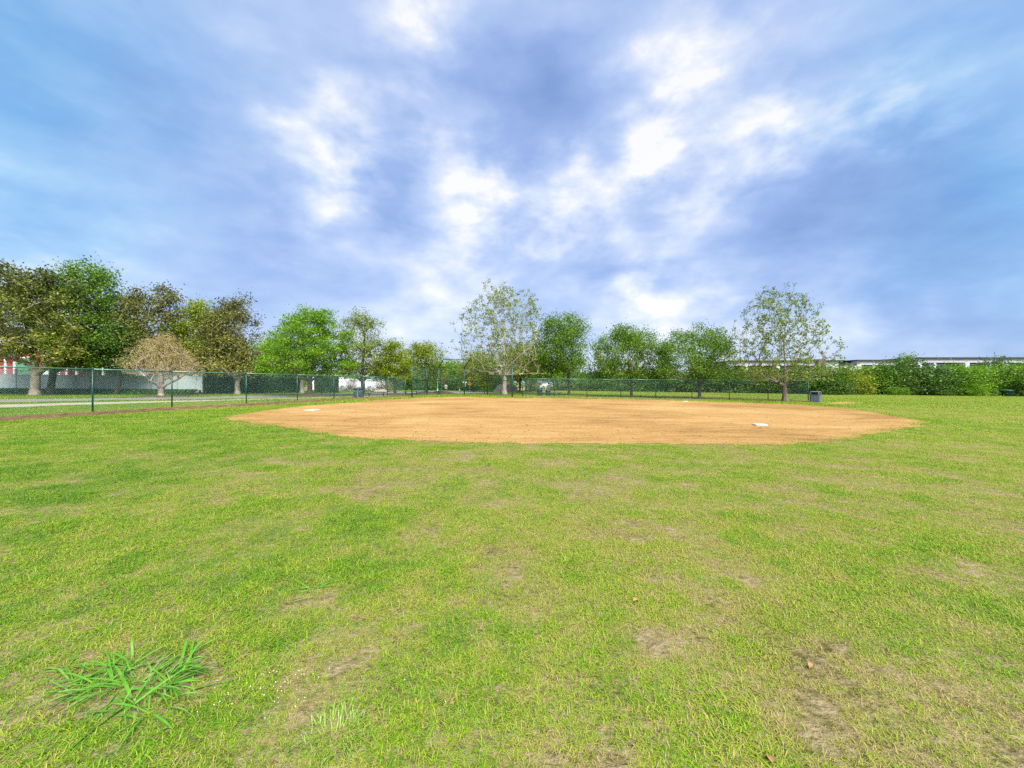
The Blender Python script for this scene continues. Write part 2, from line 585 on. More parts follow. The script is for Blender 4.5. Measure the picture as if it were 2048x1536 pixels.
def crown_targets(rng, n, cx, rx, ry, zb, zt, prof, nlobe=11, lobe=0.42, shell=0.55, fill=0.55):
    """clump centres in an uneven crown made of overlapping lobes under a height/width profile"""
    H = zt - zb
    ts, ws = zip(*prof)
    lob = []
    for i in range(nlobe):
        t = (i + rng.uniform(.2, .8)) / nlobe
        wd = np.interp(t, ts, ws)
        lr = lobe * rng.uniform(.75, 1.25) * min(rx, H / 2) * (.55 + .45 * wd)
        az = i * 2.4 + rng.uniform(-.5, .5)
        rad = max(0, wd - lr / rx * .8)
        rad *= rng.uniform(.82, 1.05) * (.3 if i % 3 == 2 else 1)
        z = zb + min(max(t * H, lr * .6), H - lr * .85)
        lob.append((cx + math.cos(az) * rad * rx, math.sin(az) * rad * ry, z, lr))
    pts = []
    per = np.array([l[3] ** 2 for l in lob])
    per = per / per.sum()
    ph = rng.uniform(0, 6.28, 6)
    miss = 0
    while len(pts) < n * fill:
        t = rng.uniform(0, 1)
        wd = np.interp(t, ts, ws)
        if rng.uniform() > wd ** 1.4 + .08:
            continue
        az = rng.uniform(0, 6.283)
        lump = 1 + .11 * math.sin(3 * az + ph[0] + 4 * t) + .09 * math.sin(5 * az + ph[1] - 7 * t) + .06 * math.sin(9 * az + ph[2] + 13 * t)
        q = wd * lump * rng.uniform(shell ** 2 * .6, 1) ** .5 * .97
        pts.append((cx + math.cos(az) * q * rx, math.sin(az) * q * ry, zb + t * H * (1 + .05 * math.sin(4 * az + ph[3]))))
    while len(pts) < n:
        l = lob[rng.choice(len(lob), p=per)]
        d = rng.normal(size=3)
        d /= np.linalg.norm(d)
        q = l[3] * rng.uniform(shell ** 2, 1) ** .5
        z = l[2] + d[2] * q * .85
        tt = (z - zb) / H
        if z < zb - .1 or math.hypot((l[0] + d[0] * q - cx) / rx, (l[1] + d[1] * q) / ry) > np.interp(tt, ts, ws) * 1.1 + .06:
            miss += 1
            if miss < 40 * n:
                continue
        pts.append((l[0] + d[0] * q, l[1] + d[1] * q, z))
    return np.array(pts)


DOME = [(0, .72), (.15, .95), (.35, 1.0), (.6, .85), (.85, .5), (1, .25)]
ROUND = [(0, .5), (.2, .85), (.5, 1.0), (.75, .8), (1, .35)]
WIDE = [(0, .95), (.2, 1.0), (.45, .85), (.7, .6), (1, .25)]
VASE = [(0, .35), (.3, .7), (.6, 1.0), (.85, .85), (1, .4)]
FULL = [(0, 1.0), (.35, 1.0), (.7, .9), (1, .55)]


def make_tree(name, label, loc, cx, rx, zb, zt, leaf, bark, seed, n_cl=150, per=110, sig=0.36, lsize=0.17, fork=None, r0=0.2,
              lean=(0, 0), prof=DOME, nlobe=11, lobe=0.45, nprim=7, arch=0.3, leader=None, shell=0.55, aspect=0.55, up=0.5, group=None,
              cat='tree', droop=0.0, ry=None, rmin=0.012, flat=0.75, steep=0.45, lo=4, power=0.58, dense=1.45, fill=0.5):
    rng = np.random.default_rng(seed)
    root = empty(name, (loc[0], loc[1], loc[2] - 0.03), label, cat, group)
    H = zt - zb
    fork = fork if fork else max(0.9, zb * 0.95)
    T = crown_targets(rng, n_cl, cx, rx * 1.03, (ry or rx) * 1.0, zb + sig * .5, zt - sig * .6, prof, nlobe, lobe, shell, fill)
    P, par, w, K = skeleton(rng, fork, lean, T, nprim, arch, leader, steep, lo)
    link('trunk', limbs_mesh('trunk', P, par, w, K, r0, bark, rmin=rmin, power=power), root)
    sg = sig * rng.uniform(.7, 1.3, n_cl)
    cnt = rng.poisson(per * dense, n_cl)
    ci = np.repeat(np.arange(n_cl), cnt)
    cen = T[ci] + rng.normal(size=(len(ci), 3)) * sg[ci][:, None] * np.array([1, 1, flat])
    link('crown', leaves_mesh('crown', cen, np.full(len(cen), lsize), leaf, rng, aspect, up, droop), root)
    return root


def tree_px(name, label, base, x0, x1, yt, yb, leaf, bark, seed, Y=None, trunk_px=None, **kw):
    b = GY(base[0], Y) if Y else G(*base)
    Yd = b.y
    X0, X1 = (x0 - 1024) / F * Yd - b.x, (x1 - 1024) / F * Yd - b.x
    zt = CAM_H + (YH - yt) / F * Yd - b.z
    zb = CAM_H + (YH - yb) / F * Yd - b.z
    if trunk_px:
        kw['r0'] = trunk_px / F * Yd / 2
    return make_tree(name, label, b, (X0 + X1) / 2, (X1 - X0) / 2, max(zb, .1), zt, leaf, bark, seed, **kw)


# ------------------------------------------------------------------ ground, infield, road
def sheet(name, pts, mat, lift=0.004, parent=None):
    m = MB()
    m.poly([(p[0], p[1], gz(p[0]) + lift) for p in pts])
    o = m.build(name, mat, parent)
    if parent is None:
        tag(o, kind='structure')
    return o


lawn = sheet('lawn_ground', [(-700, -60), (700, -60), (700, 900), (-700, 900)], M['lawn'], 0.0)

rngd = np.random.default_rng(5)
dirt_px = [(443, 835), (500, 845), (560, 853), (640, 866), (720, 876), (820, 881), (920, 885), (1024, 887), (1200, 887), (1400, 889), (1540, 890),
           (1640, 884), (1730, 872), (1800, 858), (1862, 845), (1815, 836), (1760, 827), (1700, 818), (1640, 812), (1560, 807.5), (1480, 805), (1400, 802.5),
           (1300, 799.5), (1200, 797.5), (1100, 796), (1000, 795), (930, 793.5), (870, 794), (800, 797), (730, 802), (680, 806.5), (620, 811), (560, 817), (500, 826)]
dp = [G(*p).xy for p in dirt_px]


def smooth_loop(pts, n_each=14, jit=0.06, rng=rngd):
    out = []
    N = len(pts)
    for i in range(N):
        p0, p1, p2, p3 = (np.array(pts[(i + k - 1) % N]) for k in range(4))
        for s in range(n_each):
            t = s / n_each
            q = 0.5 * ((2 * p1) + (-p0 + p2) * t + (2 * p0 - 5 * p1 + 4 * p2 - p3) * t * t + (-p0 + 3 * p1 - 3 * p2 + p3) * t ** 3)
            w_ = jit * (math.sin(i * 2.1 + s * .55) + .5 * math.sin(i * 3.7 + s * .3 + 1))
            out.append(q + rng.normal(0, jit, 2) + np.array([w_ * .3, w_]))
    return out


dirt_loop = smooth_loop(dp)
sheet('infield_dirt', dirt_loop, M['dirt'], 0.006)
patch = smooth_loop([G(*p).xy for p in [(1640, 807), (1665, 803.6), (1690, 802.5), (1722, 806), (1700, 808.4), (1665, 809)]], 8, .05)
sheet('bare_dirt_patch', patch, M['dirt'], 0.006)
strip = [G(*p).xy for p in [(443, 833), (400, 838), (385, 836), (430, 831)]]

# worn strip of earth along the fence lines
fl = [Vector(p) for p in ((-18.2, 9.3), (-17.15, 12.5), (-16.46, 15.7), (-15.9, 18.7), (-14.75, 22.2), (-13.85, 25.8), (-13.0, 29.2), (-12.05, 32.4), (-11.1, 35.6), (-10.35, 38.9))]
fr0, fr1 = Vector((1.04, 39.7)), Vector((25.7, 34.7))
fr = [fr0.lerp(fr1, i / 8) for i in range(9)]
sheet('worn_earth_right', smooth_loop([p + Vector((0, -.55)) for p in fr] + [p + Vector((0, .35)) for p in reversed(fr)], 6, .06), M['worn'], 0.009)
sheet('worn_earth_left', smooth_loop([p + Vector((.35, 0)) for p in fl[4:]] + [p + Vector((-.30, 0)) for p in reversed(fl[4:])], 6, .06), M['worn'], 0.009)

# path and road beyond the fence
pa = [(-80, 817), (0, 809.5), (200, 804.5), (400, 800.5), (600, 795.5), (760, 791.5), (830, 789.8)]
pb = [(-80, 823), (0, 815.5), (200, 809.0), (400, 803.3), (600, 797.3), (760, 793.0), (830, 791.2)]
sheet('concrete_path', [G(*p).xy for p in pa] + [G(*p).xy for p in reversed(pb)], M['concrete'], 0.010)
ra = [(-120, 803), (0, 799.0), (200, 796.5), (400, 794.0), (560, 790.2), (700, 785.8), (800, 782.8), (900, 782.6), (985, 782.8)]
rb = [(-120, 810), (0, 805.3), (200, 801.3), (400, 799.0), (560, 796.0), (700, 791.5), (800, 789.2), (900, 788.2), (985, 786.2)]
sheet('road', [G(*p).xy for p in ra] + [G(*p).xy for p in reversed(rb)], M['road'], 0.008)
sheet('far_lane', [(1.0, 84), (13, 84), (60, 92), (60, 97), (13, 92), (1.0, 92)], M['concrete'], 0.008)


def mound(px, py, rx, ry, h, seed, Y=None):
    rng = np.random.default_rng(seed)
    b = GY(px, Y) if Y else G(px, py)
    m = MB()
    prof = [(1.0, 0.0), (.82, .22), (.6, .55), (.35, .85), (.12, 1.0)]
    n = 26
    for r, z in prof:
        for k in range(n):
            t = 2 * math.pi * k / n
            q = r * (1 + rng.normal(0, .05))
            m.v.append((b.x + q * rx * math.cos(t), b.y + q * ry * math.sin(t), gz(b.x + q * rx * math.cos(t)) - .004 + z * h + (rng.normal(0, .02) if r < 1 else 0)))
    for j in range(len(prof) - 1):
        for k in range(n):
            m.f.append((j * n + k, j * n + (k + 1) % n, (j + 1) * n + (k + 1) % n, (j + 1) * n + k))
    m.f.append(tuple(range((len(prof) - 1) * n, len(prof) * n)))
    tag(m.build('mulch_mound', M['mulch'], None, True), kind='structure')


for i, (px, py, rx, ry, h) in enumerate([(322, 794, 3.0, 1.5, .10), (620, 793, 2.0, 1.6, .30), (725, 791, 2.0, 1.6, .24), (790, 790.6, 1.9, 1.5, .20), (852, 788.5, 1.9, 1.5, .30),
                                         (884, 787.5, 2.0, 1.5, .32), (1009, 790.5, 2.6, 1.6, .08)]):
    mound(px, py, rx, ry, h, 40 + i)

# small clods lying on the infield
rng = np.random.default_rng(9)


def inside(pts, x, y):
    pts = np.asarray(pts)
    r = np.zeros(len(x), bool)
    j = len(pts) - 1
    for i in range(len(pts)):
        xi, yi, xj, yj = pts[i][0], pts[i][1], pts[j][0], pts[j][1]
        c = ((yi > y) != (yj > y)) & (x < (xj - xi) * (y - yi) / (yj - yi + 1e-12) + xi)
        r ^= c
        j = i
    return r


dl = np.array([tuple(p) for p in dirt_loop])
cx_, cy_ = rng.uniform(-13, 19, 5200), 9.3 + 32 * rng.uniform(0, 1, 5200) ** 1.9
ok = inside(dl, cx_, cy_)
cx_, cy_ = cx_[ok], cy_[ok]
cr = np.where(rng.uniform(size=len(cx_)) < .04, rng.uniform(.018, .038, len(cx_)), rng.uniform(.006, .022, len(cx_)))
octv = np.array([(1, 0, 0), (0, 1, 0), (-1, 0, 0), (0, -1, 0), (0, 0, .7), (0, 0, -.4)])
octf = np.array([(0, 1, 4), (1, 2, 4), (2, 3, 4), (3, 0, 4), (1, 0, 5), (2, 1, 5), (3, 2, 5), (0, 3, 5)])
cv = octv[None] * cr[:, None, None] * rng.uniform(.6, 1.3, (len(cr), 6, 1)) + np.stack([cx_, cy_, gz(cx_) + .008], 1)[:, None, :]
cf = octf[None] + (np.arange(len(cr)) * 6)[:, None, None]
M['clod'] = solid('dirt_clod', (0.16, 0.085, 0.035), 0.95, 0.4, 20)
o = link('dirt_clods', np_mesh('dirt_clods', cv.reshape(-1, 3), cf.reshape(-1, 3), M['clod']))
tag(o, 'small clods and crumbs strewn over the infield dirt', 'dirt', kind='stuff')

# ------------------------------------------------------------------ chain-link fences
def P3(p, z=0.0):
    return Vector((p[0], p[1], gz(p[0]) + z))


def mesh_panel(p, q, z0, z1, parent, r=0.0030, step=0.0707, top=None, name='chain_link_mesh'):
    """woven wire between two posts: crossing diagonals"""
    p, q = Vector(p), Vector(q)
    Wd, H = (q - p).length, z1 - z0
    ux = (q - p) / Wd
    nrm = ux.cross(Vector((0, 0, 1))).normalized()
    segs = []
    for sgn in (1, -1):
        c = -H
        while c < Wd:
            t0, t1 = max(0, -c), min(H, Wd - c)
            if t1 - t0 > .02:
                a, b = (c + t0, t0), (c + t1, t1)
                if sgn < 0:
                    a, b = (Wd - a[0], a[1]), (Wd - b[0], b[1])
                segs.append((a, b, sgn))
            c += step
    V, Fc = [], []
    for a, b, s in segs:
        A = p + ux * a[0] + Vector((0, 0, z0 + a[1])) + nrm * (.002 * s)
        Bq = p + ux * b[0] + Vector((0, 0, z0 + b[1])) + nrm * (.002 * s)
        d = (Bq - A).normalized()
        u = nrm * r
        v = d.cross(nrm) * r
        i = len(V)
        for c0 in (A, Bq):
            V += [tuple(c0 + u), tuple(c0 - u * .5 + v * .87), tuple(c0 - u * .5 - v * .87)]
        Fc += [(i, i + 1, i + 4, i + 3), (i + 1, i + 2, i + 5, i + 4), (i + 2, i, i + 3, i + 5)]
    return tag(link(name, np_mesh(name, np.array(V), np.array(Fc), M['wire']), parent), kind='stuff')


def post(p, h, r, parent, loc):
    m = MB()
    b = P3(p, -.05) - loc
    t = P3(p, h) - loc
    m.tube(b, t, r, n=10)
    m.lathe((t.x, t.y, t.z), [(r * 1.15, -.03), (r * 1.15, .01), (r * .8, .045), (r * .2, .06)], 10)
    return m.build('post', M['green_paint'], parent, True)


def fence_run(name, label, pts, H, board=0.14):
    loc = P3(pts[0])
    root = empty(name, loc, label, 'fence')
    rail = MB()
    for i, p in enumerate(pts):
        post(p, H, .04 if i in (0, len(pts) - 1) else .029, root, loc)
    for i in range(len(pts) - 1):
        a, b = P3(pts[i]) - loc, P3(pts[i + 1]) - loc
        rail = MB().tube(a + Vector((0, 0, H - .02)), b + Vector((0, 0, H - .02)), .024, n=8)
        rail.build('top_rail', M['rail'], root, True)
        mesh_panel(a, b, .03, H - .01, root)
        if board:
            d = (b - a)
            ang = math.atan2(d.y, d.x)
            mid = (a + b) / 2
            n = Vector((d.y, -d.x, 0)).normalized() * .05
            if n.y > 0: n = -n
            MB().box((mid.x + n.x, mid.y + n.y, mid.z + board / 2 - .02), (d.length - .012, .045, board), ang).build('kick_board', M['board'], root)
    return root


fence_run('chain_link_fence', 'green chain-link fence with brown kick boards on the left, running toward the backstop', fl, 1.83, 0.17)
fence_run('chain_link_fence', 'green chain-link fence behind the dirt infield, from the backstop to the right-hand grey bin', fr, 1.83, 0.10)

# backstop
bs = [Vector(p) for p in ((-9.0, 36.0), (-9.15, 43.0), (-8.0, 43.7), (-5.26, 44.2), (-2.75, 44.6), (0.02, 38.2))]
bloc = P3(bs[2])
back = empty('baseball_backstop', bloc, 'tall green chain-link backstop with a raised hood behind home plate', 'backstop')
BH = 3.02
for i, p in enumerate(bs):
    post(p, BH, .055, back, bloc)
for i in range(5):
    a, b = P3(bs[i]) - bloc, P3(bs[i + 1]) - bloc
    for z in (BH - .03, 1.62):
        MB().tube(a + Vector((0, 0, z)), b + Vector((0, 0, z)), .026, n=8).build('rail', M['green_paint'], back, True)
    mesh_panel(a, b, .03, BH - .02, back, r=.0013 if i in (0, 4) else .0019)
tips = [Wp(887.5, 718, 42.4) - bloc, Wp(939, 719.3, 42.8) - bloc]
tops = [P3(bs[2], BH) - bloc, P3(bs[3], BH) - bloc]
for a, b in zip(tops, tips):
    MB().tube(a, b, .055, .05, n=10).build('hood_arm', M['green_paint'], back, True)
MB().tube(tips[0], tips[1], .03, n=8).build('hood_rail', M['green_paint'], back, True)
MB().tube(P3(bs[1], BH) - bloc, tips[0], .026, n=8).build('hood_rail', M['rail'], back, True)
hv, hf = [], []
N = 40
for i in range(-N, 2 * N):
    for s in (1, -1):
        pts = []
        for t in (0.0, 1.0):
            u = i / N + (t if s > 0 else 1 - t) * .32
            pts.append((u, t))
        (u0, t0), (u1, t1) = pts
        if u0 < 0 or u0 > 1 or u1 < 0 or u1 > 1:
            continue
        A = tops[0].lerp(tops[1], u0).lerp(tips[0].lerp(tips[1], u0), t0)
        Bq = tops[0].lerp(tops[1], u1).lerp(tips[0].lerp(tips[1], u1), t1)
        d = (Bq - A).normalized()
        u_ = d.orthogonal().normalized() * .003
        v_ = d.cross(u_).normalized() * .003
        k = len(hv)
        for c0 in (A, Bq):
            hv += [tuple(c0 + u_), tuple(c0 - u_ * .5 + v_), tuple(c0 - u_ * .5 - v_)]
        hf += [(k, k + 1, k + 4, k + 3), (k + 1, k + 2, k + 5, k + 4), (k + 2, k, k + 3, k + 5)]
tag(link('hood_mesh', np_mesh('hood_mesh', np.array(hv), np.array(hf), M['wire']), back), kind='stuff')

# ------------------------------------------------------------------ bases
def base_bag(px, py, rz, label, s=0.40, h=0.05):
    b = G(px, py)
    root = empty('base_bag', b + Vector((0, 0, .006)), label, 'base', 'base bags on the infield', rz)
    m = MB()
    m.box((0, 0, h * .35), (s, s, h * .7), 0, 1.0, .03)
    m.box((0, 0, h * .85), (s, s, h * .3), 0, .86, .03)
    m.build('cushion', M['base'], root)
    MB().box((0, 0, .006), (s + .03, s + .03, .012), 0, 1, .02).build('skirt', M['rock'], root)


DIA = math.atan2(*(G(1520, 850).xy - G(625, 821).xy).yx)
base_bag(1520, 851, DIA + .1, 'white base bag nearest the camera, right of centre on the dirt', .38)
base_bag(625, 821.2, DIA, 'white base bag at the far left of the dirt, near the fence', .52)
base_bag(1370, 803.4, DIA, 'small white base bag at the far edge of the dirt, before the right fence', .42)

# ------------------------------------------------------------------ bins, benches
def square_bin(name, label, loc, w, h, rz, body, panel, group='litter bins around the field'):
    root = empty(name, loc, label, 'trash can', group, rz)
    hb = h * .70
    MB().box((0, 0, hb / 2 - .02), (w, w, hb), 0, 1.0, .05).build('body', body, root)
    for k in range(4):
        a = k * math.pi / 2
        m = MB()
        for s in range(5):
            off = (s - 2) * w * .155
            px_, py_ = off, -(w / 2 + .008)
            m.box((px_ * math.cos(a) - py_ * math.sin(a), px_ * math.sin(a) + py_ * math.cos(a), hb * .47), (w * .13, .016, hb * .80), a)
        m.build('panel', panel, root)
    # hood: corner posts, dark throat, domed roof
    MB().box((0, 0, hb + .012), (w * 1.03, w * 1.03, .05), 0, 1, .05).build('collar', body, root)
    MB().box((0, 0, hb + h * .10), (w * .72, w * .72, h * .16), 0).build('throat', M['black'], root)
    for sx in (-1, 1):
        for sy in (-1, 1):
            MB().box((sx * w * .42, sy * w * .42, hb + .037 + h * .085), (w * .15, w * .15, h * .17), 0, .95, .02).build('hood_post', panel, root)
    m = MB()
    z0 = hb + .037 + h * .17
    m.box((0, 0, z0 + h * .02), (w * 1.02, w * 1.02, h * .04), 0, 1, .06)
    m.box((0, 0, z0 + h * .058), (w * 1.0, w * 1.0, h * .036), 0, .74, .06)
    m.build('lid', panel, root)
    return root


square_bin('trash_can', 'slate grey square bin with twin openings at the end of the right fence', G(1631, 804.6), .66, .93, R(38), M['bin_grey'], M['bin_light'])
square_bin('trash_can', 'blue-grey bin with domed lid against the left fence, beside a bench', GY(717, 33.6), .64, .90, R(55), M['bin_light'], M['bin_grey'])


def round_bin(name, label, loc, r, h, mat, flare=1.0, dome=True):
    root = empty(name, loc, label, 'trash can', 'litter bins around the field')
    MB().lathe((0, 0, -.02), [(r * .86, 0), (r * .9, .05), (r * flare, h * .78), (r * flare * 1.04, h * .80)], 18).build('body', mat, root, True)
    m = MB()
    for k in range(18):
        a = 2 * math.pi * k / 18
        m.tube((math.cos(a) * r * .92, math.sin(a) * r * .92, .04), (math.cos(a) * r * flare * 1.01, math.sin(a) * r * flare * 1.01, h * .76), .012, n=4)
    m.build('slat', mat, root)
    if dome:
        MB().lathe((0, 0, 0), [(r * flare * 1.06, h * .78), (r * flare * 1.06, h * .82), (r * .9, h * .92), (r * .45, h * .99), (r * .1, h)], 18).build('lid', mat, root, True)
    else:
        MB().lathe((0, 0, 0), [(r * flare * 1.0, h * .78), (r * flare * 1.1, h * .84), (r * flare * 1.1, h * .92), (r * flare * .9, h * .97), (r * .3, h)], 18).build('rim', mat, root, True)
    return root


round_bin('trash_can', 'taller dark green bin beside the bench behind the right fence', GY(1079.5, 43.6), .27, .84, M['bin_green'])
round_bin('trash_can', 'shorter dark green bin right of its taller twin, behind the bench', GY(1096, 43.8), .27, .70, M['bin_green'])
round_bin('trash_can', 'dark teal flared barrel at the thicket edge on the far right', GY(2014, 57.5), .50, 1.02, M['bin_green'], 1.25, False)

# pedestal grill
g = GY(1993, 58.2)
root = empty('park_grill', g, 'grey pedestal grill beside the teal barrel on the far right', 'grill')
MB().tube((0, 0, -.03), (0, 0, .62), .04, n=8).build('post', M['steel'], root)
MB().box((0, 0, .66), (.75, .5, .05)).box((0, .24, .78), (.75, .03, .24)).box((-.36, 0, .78), (.03, .45, .24)).box((.36, 0, .78), (.03, .45, .24)).build('firebox', M['bin_light'], root)
MB().box((0, 0, .86), (.69, .44, .02)).build('grate', M['bin_grey'], root)


def bench(label, a, b, seat=0.43):
    a, b = Vector((a[0], a[1], gz(a[0]))), Vector((b[0], b[1], gz(b[0])))
    d = b - a
    root = empty('player_bench', (a + b) / 2, label, 'bench', 'player benches around the infield', math.atan2(d.y, d.x))
    L = d.length
    for s in (-1, 1):
        MB().box((0, s * .075, seat - .02), (L, .14, .04)).build('seat_plank', M['bench'], root)
    for s in (-1, 1):
        m = MB()
        m.box((s * L * .36, 0, seat / 2 - .045), (.07, .07, seat - .04))
        m.box((s * L * .36, 0, seat - .055), (.06, .28, .03))
        m.box((s * L * .36, 0, .004), (.16, .30, .02))
        m.build('leg', M['bench'], root)


bench('backless bench outside the left fence, beside the blue-grey bin', (-12.55, 34.4), (-11.75, 37.3))
bench('backless bench at the gap between left fence and backstop', (-10.75, 39.6), (-9.95, 42.6))
bench('backless bench behind the right panels of the backstop', GY(963, 47.6).xy, GY(1008, 47.2).xy)
bench('backless bench behind the right fence, in front of two green bins', GY(1078, 42.6).xy, GY(1125, 42.2).xy)

# ------------------------------------------------------------------ leaf colours
M['L_magnolia'] = leafmat('leaf_magnolia', [(0.042, 0.046, 0.010), (0.100, 0.122, 0.016), (0.170, 0.232, 0.022), (0.33, 0.31, 0.045)], .32, .55, zg=(5.5, .06))
M['L_olive'] = leafmat('leaf_olive', [(0.050, 0.044, 0.012), (0.110, 0.116, 0.017), (0.175, 0.205, 0.026), (0.30, 0.28, 0.065)], .32, .6, zg=(5.5, .06))
M['L_yellowend'] = leafmat('leaf_orange_tip', [(0.05, 0.035, 0.012), (0.10, 0.095, 0.018), (0.15, 0.165, 0.030), (0.26, 0.18, 0.040)], .25, .5)
M['L_bright'] = leafmat('leaf_bright', [(0.045, 0.125, 0.006), (0.095, 0.235, 0.008), (0.160, 0.330, 0.010), (0.26, 0.38, 0.018)], .45, .6)
M['L_mid'] = leafmat('leaf_mid', [(0.024, 0.075, 0.006), (0.066, 0.160, 0.008), (0.125, 0.245, 0.010), (0.21, 0.31, 0.018)], .45, .6)
M['L_dark'] = leafmat('leaf_dark', [(0.012, 0.046, 0.008), (0.038, 0.105, 0.012), (0.085, 0.180, 0.016), (0.15, 0.24, 0.035)], .25, .7)
M['L_yellow'] = leafmat('leaf_yellow_green', [(0.060, 0.100, 0.004), (0.135, 0.205, 0.006), (0.215, 0.290, 0.008), (0.31, 0.34, 0.016)], .45, .6)
M['L_syc'] = leafmat('leaf_sycamore', [(0.055, 0.105, 0.006), (0.105, 0.180, 0.008), (0.165, 0.245, 0.010), (0.23, 0.28, 0.020)], .35, .5)
M['L_tan'] = leafmat('leaf_tan', [(0.24, 0.175, 0.075), (0.32, 0.245, 0.085), (0.38, 0.31, 0.095), (0.44, 0.37, 0.17)], .3, .8)
M['L_hedge'] = leafmat('leaf_hedge', [(0.010, 0.034, 0.012), (0.022, 0.070, 0.018), (0.045, 0.120, 0.025), (0.09, 0.18, 0.03)], .15, 1.2)
M['L_shrub'] = leafmat('leaf_brown_shrub', [(0.06, 0.04, 0.012), (0.11, 0.075, 0.018), (0.15, 0.11, 0.025), (0.16, 0.14, 0.035)], .2, 1.2)

# ------------------------------------------------------------------ the trees one by one
# left group beyond the fence
tree_px('magnolia_tree', 'broad bronze-green tree with pale speckled trunk at the left edge', (70, 791), -95, 190, 528, 728, M['L_magnolia'], M['bark_pale'], 1,
        trunk_px=16, n_cl=300, per=95, sig=.42, lsize=.21, prof=DOME, nlobe=22, lobe=.36, nprim=10, fork=2.2, aspect=.5)
tree_px('shade_tree', 'tall bright green tree with dark trunk rising behind the bronze tree', (102, 787), 78, 268, 528, 742, M['L_mid'], M['bark_dark'], 2, Y=36.2,
        trunk_px=12, n_cl=240, per=80, sig=.44, lsize=.20, prof=[(0, .8), (.3, 1), (.6, .72), (.8, .5), (1, .3)], nlobe=18, lobe=.38, fork=2.6, lean=(.3, 0))
tree_px('shade_tree', 'green tree with thin dark trunk leaning right, before the white fence', (232, 786), 180, 300, 640, 742, M['L_dark'], M['bark_dark'], 3, Y=36.4,
        trunk_px=7, n_cl=110, per=70, sig=.40, lsize=.19, prof=ROUND, nlobe=9, lobe=.5, fork=2.2, lean=(.75, 0))
tree_px('magnolia_tree', 'bronze domed tree rising behind the small tan tree', (306, 786), 243, 378, 567, 742, M['L_olive'], M['bark_pale'], 4, Y=38.5,
        trunk_px=9, n_cl=200, per=66, sig=.38, lsize=.20, prof=ROUND, nlobe=15, lobe=.42, fork=2.0, aspect=.5)
tree_px('ornamental_tree', 'small tan nearly bare tree with pale forked trunk behind the fence', (322, 793.5), 252, 398, 666, 750, M['L_tan'], M['bark_pale'], 5,
        trunk_px=11, n_cl=620, per=20, sig=.17, lsize=.10, prof=[(0, .8), (.15, 1), (.4, .85), (.75, .55), (1, .2)], nlobe=16, lobe=.42, nprim=12, fork=1.25, shell=.2, arch=.05, aspect=.35, rmin=.012, power=.62, steep=.6, lo=3, dense=1, fill=.8)
tree_px('shade_tree', 'yellow-green tree between the two bronze trees, dark trunk', (379, 786), 345, 470, 602, 742, M['L_yellow'], M['bark_dark'], 6, Y=40.5,
        trunk_px=8, n_cl=170, per=66, sig=.42, lsize=.18, prof=ROUND, nlobe=12, lobe=.42, fork=2.4)
tree_px('magnolia_tree', 'tall olive-bronze tree with pale trunk before the dark hedge', (475, 787.5), 396, 532, 588, 752, M['L_olive'], M['bark_pale'], 7, Y=40.0,
        trunk_px=10, n_cl=230, per=70, sig=.38, lsize=.20, prof=[(0, .95), (.25, 1), (.55, .85), (.8, .52), (1, .32)], nlobe=18, lobe=.36, fork=1.9, aspect=.5)
tree_px('shade_tree', 'pale-trunked tree half hidden behind the spreading green tree', (604, 786), 540, 640, 640, 750, M['L_mid'], M['bark_pale'], 8, Y=46.0,
        trunk_px=8, n_cl=110, per=60, sig=.42, lsize=.19, prof=ROUND, nlobe=9, lobe=.45, fork=2.2)
tree_px('shade_tree', 'wide spreading bright green tree standing in a mulch mound', (620, 792.5), 518, 722, 608, 757, M['L_bright'], M['bark_brown'], 9,
        trunk_px=10, n_cl=300, per=70, sig=.38, lsize=.17, prof=WIDE, nlobe=24, lobe=.32, nprim=10, fork=1.75, arch=.2, flat=.38)
tree_px('shade_tree', 'upright dark green tree with spiky top beside the spreading tree', (726, 791), 664, 786, 620, 752, M['L_yellow'], M['bark_dark'], 10,
        trunk_px=9, n_cl=230, per=34, sig=.28, lsize=.16, prof=[(0, .95), (.3, .95), (.6, .8), (.85, .55), (1, .2)], nlobe=16, lobe=.38, nprim=12, fork=1.9, arch=.25, rmin=.016)
tree_px('shade_tree', 'low yellow-green tree left of the backstop', (790, 790.5), 738, 832, 678, 762, M['L_yellow'], M['bark_dark'], 11,
        trunk_px=6, n_cl=150, per=48, sig=.34, lsize=.17, prof=WIDE, nlobe=12, lobe=.4, fork=1.6, flat=.4)
tree_px('shade_tree', 'round yellow-green tree directly behind the left part of the backstop', (853, 788.5), 798, 898, 684, 762, M['L_yellow'], M['bark_dark'], 12,
        trunk_px=7, n_cl=170, per=48, sig=.38, lsize=.18, prof=ROUND, nlobe=13, lobe=.42, fork=1.9)
tree_px('young_tree', 'thin leafless sapling behind the backstop, in its own mulch mound', (883, 786.8), 868, 902, 742, 772, M['L_tan'], M['bark_grey'], 13,
        trunk_px=2.2, n_cl=60, per=5, sig=.16, lsize=.10, prof=VASE, nlobe=7, lobe=.45, fork=.9, rmin=.012)
tree_px('sycamore_tree', 'tallest sparse-leaved tree with pale forked limbs behind the backstop', (1009, 790), 906, 1102, 566, 752, M['L_syc'], M['bark_pale'], 14,
        trunk_px=10, n_cl=900, per=15, sig=.16, lsize=.155, prof=[(0, .8), (.2, .95), (.5, 1), (.75, .8), (1, .35)], nlobe=24, lobe=.36, nprim=11, fork=2.9, shell=.10, arch=.03, aspect=.75, rmin=.017, leader=9.0, power=.57, steep=.85, lo=4, dense=1, fill=.8)
